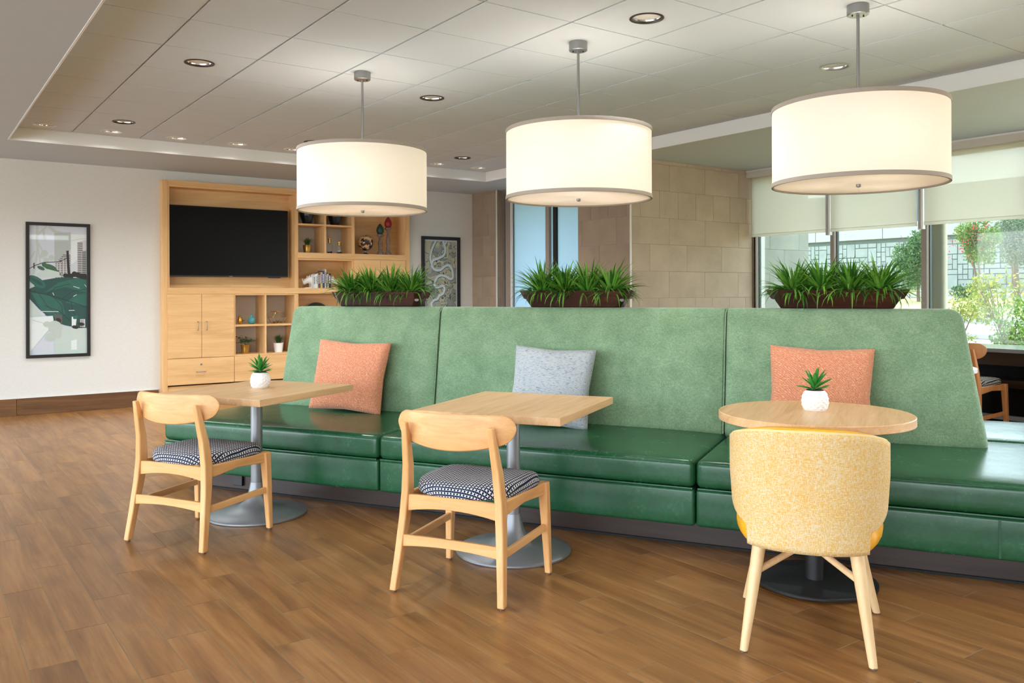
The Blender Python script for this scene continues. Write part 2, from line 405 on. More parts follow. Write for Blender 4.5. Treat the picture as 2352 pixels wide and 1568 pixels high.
DL = [(0,1,'d'),(3,1,'d'),(3,5,'d'),(6,5,'d'),(6,-3,'c'),(0,5,'b'),(-1,6,'n'),(0,6,'n'),(1,6,'n'),(2,6,'n'),(3,6,'n'),(4,6,'n'),(5,6,'n'),(6,6,'n'),(7,6,'n'),(3,-3,'d'),(0,-3,'d'),(3,-7,'d'),(6,-7,'d'),(0,-7,'d')]  # last five are unseen, added behind the camera to brighten the room
holes = {(i, j) for i, j, k in DL}
cache = {}
def cell(i, j):
    x0, x1 = GX+G*i, GX+G*(i+1); y0, y1 = GY+G*j, GY+G*(j+1)
    x0, x1, y1 = max(x0, TX0+.012), min(x1, TX1-.012), min(y1, TY1-.012)
    return x0, x1, y0, y1
for i in range(-1, 8):
    for j in range(-12, 7):
        x0, x1, y0, y1 = cell(i, j); w, d = x1-x0-.016, y1-y0-.009
        h = (i, j) in holes
        key = (round(w, 3), round(d, 3), h)
        if key not in cache:
            o = tile_mesh(w, d, .083 if h else 0); cache[key] = o.data
        else:
            o = bpy.data.objects.new('ceiling_tile', cache[key]); COL.objects.link(o); o.parent = ceil
        o.location = ((x0+x1)/2, (y0+y1)/2, HC)
struct(B().box(TX0, TX1, YB, GY+G*-12, HC, HC+.014).build('ceiling', MT['tile']))

# left wall with the niche that takes the media cabinet
K = 1.01065
def kx(x): return x*K
def kz(z): return 1.30+(z-1.30)*K
YC, YN = 10.44, 10.80
NX0, NX1, NZ = kx(2.441), kx(5.669), kz(2.625)
wl = B(); wl.box(-5, NX0, YA, YA+.3, 0, SO); wl.box(NX1, XP+.2, YA, YA+.3, 0, SO); wl.box(NX0, NX1, YA, YA+.3, NZ, SO); wl.box(NX0-.1, NX1+.1, YN, YN+.06, 0, NZ+.1)
struct(wl.build('wall_left', MT['paper']))
bb = struct(B().box(-5, NX0-.02, YA-.009, YA, 0, .182).build('baseboard_left', MT['toe']))
x = -5.0
for L_ in (1.2,)*8:
    a, b_ = x+.002, min(x+L_, NX0-.02)-.002
    if b_ > a: B().box(-(b_-a)/2, (b_-a)/2, -.005, .005, -.089, .089).build('board', MT['base_board'], bb, ((a+b_)/2, YA-.012, .091))
    x += L_*.93 if False else L_
B().box(-5, NX0-.02, YA-.019, YA, .182, .188).build('edge_trim', MT['alu_w'], bb)

struct(B().box(-3.0, XW+.2, YB-.25, YB, 0, SO).build('wall_front_added', MT['paper']))  # unseen wall behind the camera, added to stop reflections and cut frontal light

# stone: the pier at the far end and the long block by the window
ROWS = [(.06,.357,'w',.3),(.357,.652,'w',0.),(.652,.947,'w',.29),(.947,1.242,'n',.13),(1.242,1.536,'w',0.),(1.536,1.831,'w',.288),(1.831,2.123,'w',.008),(2.123,2.423,'n',.145),(2.423,2.715,'w',.008),(2.715,2.757,'w',.29)]
tiles = {}
def stone_tiles(parent, mat, axis, a0, a1, const, out, ref, top=2.757, off=0.0):
    # axis 'x': tiles run along x on the plane y=const, facing -y; axis 'y': along y on the plane x=const, facing -x
    for z0, z1, kind, o_ in ROWS:
        if z0 >= top: continue
        z1 = min(z1, top); L_ = .292 if kind == 'n' else .584
        a = ref + o_ + off - L_*40
        while a < a1:
            s0, s1 = max(a, a0), min(a+L_, a1)
            if s1-s0 > .02:
                w, h = s1-s0-.003, z1-z0-.003
                key = (mat.name, axis, round(w, 3), round(h, 3))
                if key not in tiles:
                    b = B()
                    if axis == 'x': b.box(-w/2, w/2, -.006, 0, -h/2, h/2)
                    else: b.box(-.006, 0, -w/2, w/2, -h/2, h/2)
                    o = b.build('stone_tile', mat, parent); tiles[key] = o.data
                else:
                    o = bpy.data.objects.new('stone_tile', tiles[key]); COL.objects.link(o); o.parent = parent
                o.location = ((s0+s1)/2, const, (z0+z1)/2) if axis == 'x' else (const, (s0+s1)/2, (z0+z1)/2)
            a += L_
wb = struct(B().box(XR+.006, 9.468, YS+.006, 7.56, 0, HC).build('wall_back', MT['joint']))
stone_tiles(wb, MT['stone'], 'x', XR, XW-.03, YS+.006, -1, 6.932)
stone_tiles(wb, MT['stone_ext'], 'x', XW+.08, 9.468, YS+.006, -1, 6.932)
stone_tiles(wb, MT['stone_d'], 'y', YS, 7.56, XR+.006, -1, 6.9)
B().box(XR-.006, XR+.008, YS-.008, YS+.006, 0, SO).build('corner_trim', MT['alu_w'], wb)
YPN = 9.93
wp = struct(B().box(XP+.006, XP+.5, YPN+.006, YA+.3, 0, SO).build('wall_middle', MT['joint']))
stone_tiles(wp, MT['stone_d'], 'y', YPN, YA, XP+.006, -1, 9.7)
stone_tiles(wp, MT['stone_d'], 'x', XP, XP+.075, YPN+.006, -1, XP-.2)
B().box(XP-.006, XP+.008, YPN-.008, YPN+.006, 0, SO).build('corner_trim', MT['alu_w'], wp)

# glazed entrance between pier and stone block: plane x = XG
XG = 6.97
e = struct(bpy.data.objects.new('door_1', None)); COL.objects.link(e)
def gy(px):      # y on the glazing plane for a bearing measured in the photograph
    r = (px-1176)/1958.345; return XG*(-.5819*r+.8133)/(.8133*r+.5819)
ys = [gy(p) for p in (1152, 1155.5, 1162.5, 1164, 1174, 1177.2, 1179, 1256, 1264, 1270.5, 1279, 1340)]
def frame_bar(i, j, d0, d1, mat, nm): B().box(XG+d0, XG+d1, ys[j], ys[i], 0, 2.70).build(nm, MT[mat], e)
frame_bar(0, 1, -.03, .06, 'alu_w', 'jamb'); frame_bar(1, 2, -.02, .06, 'alu', 'jamb'); frame_bar(2, 3, .03, .06, 'dark', 'gasket')
frame_bar(3, 4, -.02, .06, 'mull', 'stile'); frame_bar(4, 5, -.01, .06, 'alu_w', 'stile'); frame_bar(5, 6, .02, .06, 'dark', 'gasket')
frame_bar(6, 7, .02, .035, 'frost', 'pane'); frame_bar(7, 8, -.02, .06, 'mull', 'stile'); frame_bar(8, 9, .02, .035, 'frost', 'pane')
frame_bar(9, 10, .0, .05, 'dark', 'gasket'); frame_bar(10, 11, .02, .035, 'frost', 'pane')
B().box(XG-.03, XG+.08, ys[11], ys[0], 2.70, SO).build('head', MT['alu'], e)
B().box(XG+.036, XG+.06, ys[11]-.4, ys[11], 0, 2.7).build('pane', MT['frost'], e)
# window wall: frames, panes, bulkhead
wr = B(); wr.box(XW-.01, XW+.14, YB, YS, 2.70, HC+.03); wr.box(XW, XW+.12, YB, YS, -.1, .10)
struct(wr.build('wall_right', MT['soffit']))
MY = [6.656, 5.609, 4.568, 3.53, 2.49, 1.45, .41, -.63, -1.67, -2.71, -3.75]
MH = [.031, .046, .058] + [.05]*8
for k in range(len(MY)-1):
    w = bpy.data.objects.new('window_%d' % (k+1), None); COL.objects.link(w); struct(w)
    y1, y0 = MY[k]-MH[k]*.5, MY[k+1]+MH[k+1]*.5
    if k < 4:
        B().box(XW+.046, XW+.050, y0, y1, .12, 2.70).build('pane', MT['glass'], w)
    f_ = B(); f_.box(XW-.02, XW+.065, y1, y1+MH[k], .10, 2.70); f_.box(XW-.02, XW+.065, y0, y1, .10, .15); f_.box(XW-.02, XW+.065, y0, y1, 2.64, 2.70)
    f_.build('frame', MT['mull'], w)
    B().box(XW+.03, XW+.064, y1-.008, y1, .15, 2.64).build('gasket', MT['gasket'], w)
B().box(XW+.066, XW+.14, YS-.05, YS, -.1, 2.7).build('jamb', MT['alu_w'], bpy.data.objects['window_1'])
B().box(XW-.02, XW+.05, YS-.03, YS, .1, 2.7).build('frame', MT['mull'], bpy.data.objects['window_1'])
# fascia over the blinds and the roller blinds
struct(B().box(XW-.15, XW-.01, YB, YS-.002, 2.668, SO).build('trim_2', plain('blind_fascia', (206,198,184), .6, 0, .01), bevel=.004))
B().box(XW-.155, XW-.005, YB, YS-.002, 2.738, SO-.001).build('cap', MT['alu_w'], bpy.data.objects['trim_2'])
BL = [(5.655, 6.665, 1.963, 'roller blind half lowered over the window beside the stone wall'),
      (4.612, 5.592, 1.963, 'middle roller blind half lowered, seen partly behind the largest lampshade'),
      (3.40, 4.535, 1.966, 'roller blind half lowered over the window with the red flowering tree')]
for y0, y1, zb, lab in BL:
    t = thing('roller_blind', lab, 'blind', (XW-.07, (y0+y1)/2, zb), 0, 'roller blinds on the right windows')
    h = (y1-y0)/2
    B().box(-.002, .002, -h, h, .03, 2.70-zb).build('fabric', MT['blind'], t)
    B().box(-.009, .009, -h, h, 0, .034).build('hem_bar', MT['blind'], t, bevel=.004)
for y0, lab in ((5.625, 'aluminium blind guide channel nearer the stone wall'), (4.572, 'aluminium blind guide channel left of the red flowering tree')):
    t = thing('guide_channel', lab, 'blind channel', (XW-.06, y0, 1.93))
    B().box(-.02, .03, -.027, -.003, 0, .73).build('rail', MT['alu_w'], t); B().box(-.02, .03, .003, .024, 0, .73).build('rail', MT['alu_g'], t)
    B().box(-.012, .03, -.003, .003, 0, .73).build('slot', MT['mull'], t)

# ------------------------------------------------------------------ outside
def gz(x):
    P = [(8.5,.1),(9.5,.3),(12,.46),(17,.70),(21,.97),(24.4,1.12),(24.5,1.24),(26,1.40),(60,1.5)]
    for (a, za), (b, zb) in zip(P, P[1:]):
        if x <= b: return za+(zb-za)*(x-a)/(b-a)
    return 1.5
gr = B()
def strip(xs, m):
    for a, b in zip(xs, xs[1:]):
        gr.add([(a,-30,gz(a)),(b,-30,gz(b)),(b,60,gz(b)),(a,60,gz(a))], [(0,1,2,3)], m)
strip([8.5,9.5,12], 0); strip([12,14.5,17], 1); strip([17,19,21,24.4], 0); strip([24.4,24.5], 1); strip([24.5,26,60], 0)
m = NT('dry_grass'); f = m.noise(m.obj(), 1.2, 6, .7); MT['lawn'] = m.set(m.ramp(f, [(.3, lin((136,140,92))), (.5, lin((190,182,130))), (.7, lin((200,190,150)))]), .95, 0, .1)
MT['path'] = plain('pale_concrete', (186,188,184), .85, 0, .06, 3)
struct(gr.build('ground', [MT['lawn'], MT['path']]))
bounce_ground = B(); bounce_ground.add([(-70,-70,-.11),(-5,-70,-.11),(-5,60,-.11),(-70,60,-.11)], [(0,1,2,3)]); bounce_ground.add([(-5,-70,-.11),(60,-70,-.11),(60,-30,-.11),(-5,-30,-.11)], [(0,1,2,3)]); bounce_ground.add([(-5,-30,-.11),(8.5,-30,-.11),(8.5,YB-.25,-.11),(-5,YB-.25,-.11)], [(0,1,2,3)])
struct(bounce_ground.build('ground', MT['path']))  # unseen pale ground, added to bounce daylight up onto the ceiling
for x0, z, lab in ((16.9, .13, 'nearer pale concrete kerb beyond the shrubs'), (13.9, .10, 'pale concrete kerb closest to the windows')):
    o = B().box(-.08, .08, -8, 10, 0, z).build('kerb', MT['path'], loc=(x0, 9, gz(x0)-.01), bevel=.02); tag(o, lab, 'kerb')
# ledges of flat stones under the retaining wall
o = bpy.data.objects.new('stone_ledge', None); COL.objects.link(o); tag(o, 'long low ledge of flat pale stones below the retaining wall', 'ledge'); o.location = (24.7, 14, 1.1)
y = -5.0
while y < 6.5:
    L_ = random.uniform(.5, 1.1); B().box(-.3, .3, 0, L_-.04, 0, .13).build('stone', MT['path'], o, (random.uniform(-.05,.05), y, random.uniform(0,.03)), bevel=.02)
    if random.random() < .7: B().box(-.25, .25, 0, L_-.1, 0, .1).build('stone', MT['path'], o, (.3, y+.1, .16), bevel=.02)
    y += L_
# retaining wall: ashlar blocks with joints, a concrete cap in lengths and a parapet
XT = 26.0
MT['rjoint'] = plain('wall_joint', (112,124,122), .9); MT['rblock'] = stone('pale_retaining_block', (168,176,172), .12)
MT['parapet'] = plain('blue_grey_parapet', (98,120,132), .7, 0, .08, 2)
rw = struct(B().box(XT+.03, XT+.6, 2, 30, .6, 3.04).build('retaining_wall', MT['rjoint']))
cs = .155; NY, NZ_ = int((19.6-10.2)/cs), int((3.02-1.36)/cs)
occ = [[0]*NZ_ for _ in range(NY)]; blocks = []
for zi in range(NZ_):
    for yi in range(NY):
        if occ[yi][zi]: continue
        w, h = random.choice([(1,1),(2,1),(1,2),(2,2),(3,2),(3,1),(2,3),(1,1)])
        w = min(w, NY-yi); h = min(h, NZ_-zi)
        while w > 1 and any(occ[yi+q][zi+p] for q in range(w) for p in range(h)): w -= 1
        while h > 1 and any(occ[yi+q][zi+p] for q in range(w) for p in range(h)): h -= 1
        for q in range(w):
            for p in range(h): occ[yi+q][zi+p] = 1
        blocks.append((yi, zi, w, h))
bc = {}; far = B()
nb = 0
for yi, zi, w, h in blocks:
    y = 10.2+cs*(yi+w/2); z = 1.36+cs*(zi+h/2); hw, hh = cs*w/2-.012, cs*h/2-.012
    if nb < 300 and (10.9 < y < 13.7 or 15.0 < y < 18.6):
        nb += 1
        if (w, h) not in bc:
            o = B().box(-.03, 0, -hw, hw, -hh, hh).build('block', MT['rblock'], rw); bc[(w, h)] = o.data
        else: o = bpy.data.objects.new('block', bc[(w, h)]); COL.objects.link(o); o.parent = rw
        o.location = (XT+.03+random.uniform(-.012, .012), y, z)
    else: far.box(XT, XT+.03, y-hw, y+hw, z-hh, z+hh)
far.build('blocks', MT['rblock'], rw, kind='stuff')
y = 3.0
while y < 29:
    B().box(-.12, .3, .01, 2.49, 3.03, 3.52).build('cap_panel', MT['path'], rw, (XT, y, 0), bevel=.01)
    B().box(.1, .3, .01, 2.49, 3.52, 4.6).build('parapet_panel', MT['parapet'], rw, (XT, y, 0)); y += 2.5
# cream column just outside the third window
o = B().rbox(-.05, .05, -.08, .08, 0, 2.9, .04, (3,3,4)).build('column', plain('cream_column', (240,236,214), .7, 0, .02), loc=(9.0, 4.745, .2), smooth=50); tag(o, 'cream square column standing outside the third window', 'column')
struct(o)

def leaves(n, c, r, size, mat, seed, hang=0, shell=.55):
    rg = random.Random(seed); b = B()
    blobs = [(Vector((rg.uniform(-.6,.6)*r[0], rg.uniform(-.6,.6)*r[1], rg.uniform(-.6,.6)*r[2])), rg.uniform(.35,.55)) for _ in range(9)]
    for _ in range(n):
        bc_, br = rg.choice(blobs); d = Vector((rg.gauss(0,1), rg.gauss(0,1), rg.gauss(0,1))).normalized()*rg.uniform(shell, 1)
        p = Vector(c)+bc_+Vector((d.x*r[0], d.y*r[1], d.z*r[2]))*br
        a = Vector((rg.gauss(0,1), rg.gauss(0,1), rg.gauss(0,1)-hang)).normalized(); u = a.cross(Vector((rg.gauss(0,1), rg.gauss(0,1), rg.gauss(0,1)))).normalized()
        s = size*rg.uniform(.6, 1.3)
        b.add([p, p+a*s*.5+u*s*.28, p+a*s, p+a*s*.5-u*s*.28], [(0,1,2,3)])
    return b
def tree(name, lab, x, y, h, cr, cz, n, size, mat, seed, trunk=.04, stems=1, flower=0):
    z0 = gz(x)-.03; t = thing(name, lab, 'tree', (x, y, z0)); rg = random.Random(seed); b = B()
    for k in range(stems):
        dx, dy = rg.uniform(-.12,.12)*stems, rg.uniform(-.12,.12)*stems
        b.tube([(dx*.2,dy*.2,0),(dx*.6,dy*.6,cz*.35),(dx*1.3,dy*1.3,cz*.75),(dx*2.2,dy*2.2,cz+cr[2]*.4)], [trunk,trunk*.8,trunk*.6,trunk*.25], 7)
        for q in range(3):
            a = rg.uniform(0, 6.28); s0 = (dx*1.2, dy*1.2, cz*rg.uniform(.6,.9))
            b.tube([s0, (s0[0]+cos(a)*cr[0]*.4, s0[1]+sin(a)*cr[1]*.4, s0[2]+cr[2]*.5), (s0[0]+cos(a)*cr[0]*.7, s0[1]+sin(a)*cr[1]*.7, s0[2]+cr[2]*.8)], [trunk*.5,trunk*.3,trunk*.1], 6)
    b.build('trunk', MT['bark'], t, smooth=60)
    leaves(n, (0,0,cz), cr, size, mat, seed).build('foliage', mat, t, kind='stuff')
    if flower: leaves(flower, (0,0,cz+.05*cr[2]), (cr[0]*1.05, cr[1]*1.05, cr[2]*1.0), size*.9, MT['flower'], seed+1, 0, .9).build('blossoms', MT['flower'], t, kind='stuff')
    return t
tree('flowering_tree', 'small slender tree with red blossoms outside the third window', 21.0, 10.05, 2.3, (.68,.62,.66), 1.62, 5200, .06, MT['leaf_b'], 11, .035, 3, 260)
tree('round_tree', 'bushy green tree seen at the right side of the second window', 22.5, 12.42, 2.6, (.7,.62,1.0), 1.25, 5200, .075, MT['leaf_m'], 12, .05, 1)
tree('grey_green_tree', 'grey green tree at the right picture edge behind the flowering tree', 23.0, 10.1, 2.6, (.9,.75,.8), 1.55, 5500, .06, MT['leaf_o'], 13, .08, 1)
tree('leaning_shrub_tree', 'light green treetop peeping above the red flowering tree', 25.25, 11.2, 2.3, (.28,.5,.42), 1.95, 1000, .08, MT['leaf_b'], 17, .04, 1)
def shrub(lab, x, y, r, h, mat, seed, n=1300, size=.042):
    z0 = gz(x)-.02; t = thing('shrub', lab, 'shrub', (x, y, z0), 0, 'low shrubs outside the third window'); rg = random.Random(seed); b = B()
    for k in range(9):
        a = rg.uniform(0, 6.28); q = rg.uniform(.3,1)*r
        b.tube([(0,0,0),(cos(a)*q*.5,sin(a)*q*.5,h*.5),(cos(a)*q,sin(a)*q,h*.95)], [.012,.009,.003], 5)
    b.build('stems', MT['bark'], t)
    leaves(n, (0,0,h*.62), (r,r,h*.5), size, mat, seed).build('foliage', mat, t, kind='stuff')
shrub('leafy yellow green shrub just right of the green backrest', 11.2, 5.72, .42, .80, MT['leaf_y'], 21)
shrub('leafy yellow green shrub in front of the pale path', 12.2, 5.30, .40, .72, MT['leaf_b'], 22)
shrub('sparse green shrub low behind the grey window counter', 10.6, 4.72, .38, .62, MT['leaf_b'], 23)
shrub('shrub with reddish tips at the right picture edge', 15.5, 7.1, .6, .95, MT['leaf_y'], 24, 1200, .07)
shrub('tuft of yellow shrub seen under the right planter end', 13.0, 7.75, .35, .62, MT['leaf_y'], 25, 600)
shrub('low green bush against the foot of the retaining wall', 23.5, 11.55, .5, .40, MT['leaf_m'], 26, 1200, .07)

# ------------------------------------------------------------------ banquette (local x = t along its length, y = n towards its back)
RB = radians(-60)
def tn(t, n, z=0): return (.5*t+.8660254*n, -.8660254*t+.5*n, z)
T0, N0 = -1.8, 4.25
bq = thing('banquette', 'long green banquette with leather seat and tall sage fabric back', 'banquette', tn(T0, N0), RB)
def bt(t): return t-T0
def seat_fn(x0, x1, y0, y1, zt, amt):
    def f(o):
        u = (o.x-x0)/(x1-x0)*2-1; v = (o.y-y0)/(y1-y0)*2-1
        if o.z > zt-.03:
            o = o + Vector((0,0,amt*(max(0,1-u**4)*max(0,1-v**4))))
        return o
    return f
SEG = [-4.51, -2.80, -.93, .94]
TOE0, TOE1 = -4.54+.02, .80
B().box(bt(-4.40), bt(.80), .14, 1.94, 0, .135).build('toe_kick', MT['toe'], bq)
B().box(bt(-4.40), bt(.80), .128, .14, 0, .012).build('toe_trim', MT['dark'], bq)
B().rbox(bt(-4.02), bt(-3.94), .122, .139, .035, .115, .004, (1,1,1)).build('power_outlet', MT['black'], bq)
FAR = [-4.51, -2.6, -.7, .94]
for rows, y0, y1, segs in (('near', 0, 1.198, SEG), ('far', 1.204, 2.08, FAR)):
    for a, b_ in zip(segs, segs[1:]):
        x0, x1 = bt(a)+.003, bt(b_)-.003
        B().rbox(x0, x1, y0+.004, y1-.004 if rows == 'far' else y1, .13, .318, .018, (10,6,3)).build('seat_base', MT['leather'], bq, smooth=60)
        c = B().rbox(x0, x1, y0, y1, .322, .463, .032, (16,10,3), seat_fn(x0, x1, y0, y1, .463, .014)).build('seat_cushion', MT['leather'], bq, smooth=60)
        yy = y0-.001 if rows == 'near' else y1+.001
        s_ = 1 if rows == 'near' else -1
        p = B(); p.tube([(x0+.02, yy+.012*s_, .445), (x0+.03, yy+.006*s_, .446), (x1-.03, yy+.006*s_, .446), (x1-.02, yy+.012*s_, .445)], .0045, 6)
        p.tube([(x0+.01, yy+.006*s_, .32), (x1-.01, yy+.006*s_, .32)], .006, 6)
        p.build('piping', MT['leather'], c, smooth=60)
# low seam on the front panel to the right
B().box(bt(.392), bt(.402), -.001, .01, .14, .31).build('seam', MT['leather'], bq)
# back: wedge shaped sections, slanted ends
BZ0, BZ1 = .44, 1.205
def back_fn(xa, xb, ea, eb):
    def f(o):
        k = (o.z-BZ0)/(BZ1-BZ0)
        yc = 1.04; hy = .21-.105*k
        v = (o.y-yc)/.21
        x = o.x
        if ea: x += .10*k*(1-(o.x-xa)/(xb-xa))
        if eb: x -= .13*k*((o.x-xa)/(xb-xa))
        u = (o.x-xa)/(xb-xa)*2-1
        bul = .016*max(0,1-u**8)*sin(pi*min(max(k*.95+.02,0),1))
        e = 0
        if ea: e += .08*max(0, -u-.4)**2*(1-k)
        if eb: e += .08*max(0, u-.4)**2*(1-k)
        return Vector((x, yc+v*(hy+bul)+(e if v < 0 else 0), o.z))
    return f
for q, (a, b_) in enumerate(((-4.28,-2.90),(-2.90,-.945),(-.945,.44))):
    xa, xb = bt(a)+.002, bt(b_)-.002
    r_ = B().rbox(xa, xb, .83, 1.25, BZ0, BZ1, (.06 if q == 0 else .012, .06 if q == 2 else .012, .06, .06), (14,5,12), back_fn(xa, xb, q == 0, q == 2)).build('backrest', MT['velvet'], bq, smooth=70)
for t in (-2.90, -.945):
    pz = B(); pz.tube([(bt(t), .825, .47), (bt(t), .862, .72), (bt(t), .895, 1.0), (bt(t), .925, 1.17), (bt(t), .97, 1.198), (bt(t), 1.11, 1.198)], .004, 6)
    pz.build('seam_piping', MT['velvet'], bq, smooth=60)

# ------------------------------------------------------------------ pillows
def pillow(lab, mat, t, n, z, w, h, lean, roll, yaw=0):
    o = thing('pillow', lab, 'pillow', tn(t, n, z), RB+yaw, 'throw pillows on the banquette')
    b = B(); N = 22; T = .085
    for side in (-1, 1):
        g = []
        for i in range(N+1):
            for j in range(N+1):
                u, v = i/N*2-1, j/N*2-1
                e = max(.045, (max(0,1-u*u)*max(0,1-v*v))**.38)
                pin = 1-.07*(1-abs(u)**1.0)*(abs(v)**3)*1.0; pin2 = 1-.07*(1-abs(v))*(abs(u)**3)
                x = u*w/2*pin2; zz = v*h/2*pin
                g.append((x, side*T*e*(1+.06*sin(5*u+3*v)), zz+h/2))
        b.add(g, [(i*(N+1)+j, (i+1)*(N+1)+j, (i+1)*(N+1)+j+1, i*(N+1)+j+1) for i in range(N) for j in range(N)])
    M_ = N+1; bd = [j for j in range(M_)]+[i*M_+N for i in range(1,M_)]+[N*M_+j for j in range(N-1,-1,-1)]+[i*M_ for i in range(N-1,0,-1)]
    for a_, c_ in zip(bd, bd[1:]+bd[:1]): b.f.append((a_, c_, c_+M_*M_, a_+M_*M_)); b.mi.append(0)
    c = b.build('cover', mat, o, smooth=178); c.rotation_euler = (lean, roll, 0)
    return o
pillow('terracotta square pillow leaning on the green back at the left end', MT['orange'], -3.53, 4.93, .478, .60, .50, radians(-14), radians(1.6))
pillow('blue grey woven pillow leaning behind the middle square table', MT['greyp'], -1.98, 4.86, .478, .53, .50, radians(-17), radians(2.0), radians(3))
pillow('terracotta pillow behind the round table with the small plant', MT['orange'], -.405, 4.93, .478, .55, .53, radians(-13), radians(1.0))

# ------------------------------------------------------------------ square and round tables
def trumpet(b, rb):
    return b.lathe([(rb-.004,.0),(rb,.004),(rb,.012),(rb-.012,.02),(.2*rb/.29,.030),(.12,.045),(.075,.075),(.052,.115),(.042,.16),(.036,.19)], 48)
def square_table(lab, t, n, rot, dy=.015):
    x, y, _ = tn(t, n); o = thing('square_table', lab, 'table', (x, y, 0), rot, 'square tables at the banquette')
    B().box(-.38, .38, -.425+dy, .425+dy, .700, .737).build('table_top', MT['top'], o, bevel=.0025)
    B().box(-.2, .2, -.03, .03, .68, .70).build('top_bracket', MT['black_m'], o)
    B().lathe([(.034,.18),(.034,.70)], 24).build('column', MT['steel'], o, smooth=50)
    trumpet(B(), .29).build('base', MT['steel'], o, smooth=40)
    g = B()
    for a in range(4): g.lathe([(.012,-.0),(.012,.004)], 8, (.2*cos(a*1.57), .2*sin(a*1.57), 0))
    return o
def inv(x, y): return .5*x-.8660254*y, .8660254*x+.5*y
t1 = square_table('oak square table with a potted succulent and silver trumpet base', *inv(1.705, 4.985), RB)
t2 = square_table('bare oak square table before the blue grey pillow', *inv(2.51, 3.50), RB+radians(1.5), .065)
t3 = thing('round_table', 'round oak table on a flat black disc base by the yellow chair', 'table', (3.31, 2.31, 0), RB)
B().lathe([(.408,.727),(.415,.730),(.415,.762),(.412,.765)], 96).build('table_top', MT['top'], t3, smooth=40)
B().lathe([(.16,.71),(.16,.727)], 24).build('top_bracket', MT['black_m'], t3)
B().lathe([(.040,.024),(.040,.71)], 24).build('column', MT['black_m'], t3, smooth=50)
B().lathe([(.262,.012),(.265,.014),(.265,.022),(.262,.025),(.05,.027)], 56).build('base', MT['black_m'], t3, smooth=40)
for k in range(4): B().lathe([(.014,0),(.014,.008),(.008,.013)], 10).build('foot', MT['black_m'], t3, (.2*cos(k*1.571+.6), .2*sin(k*1.571+.6), 0))

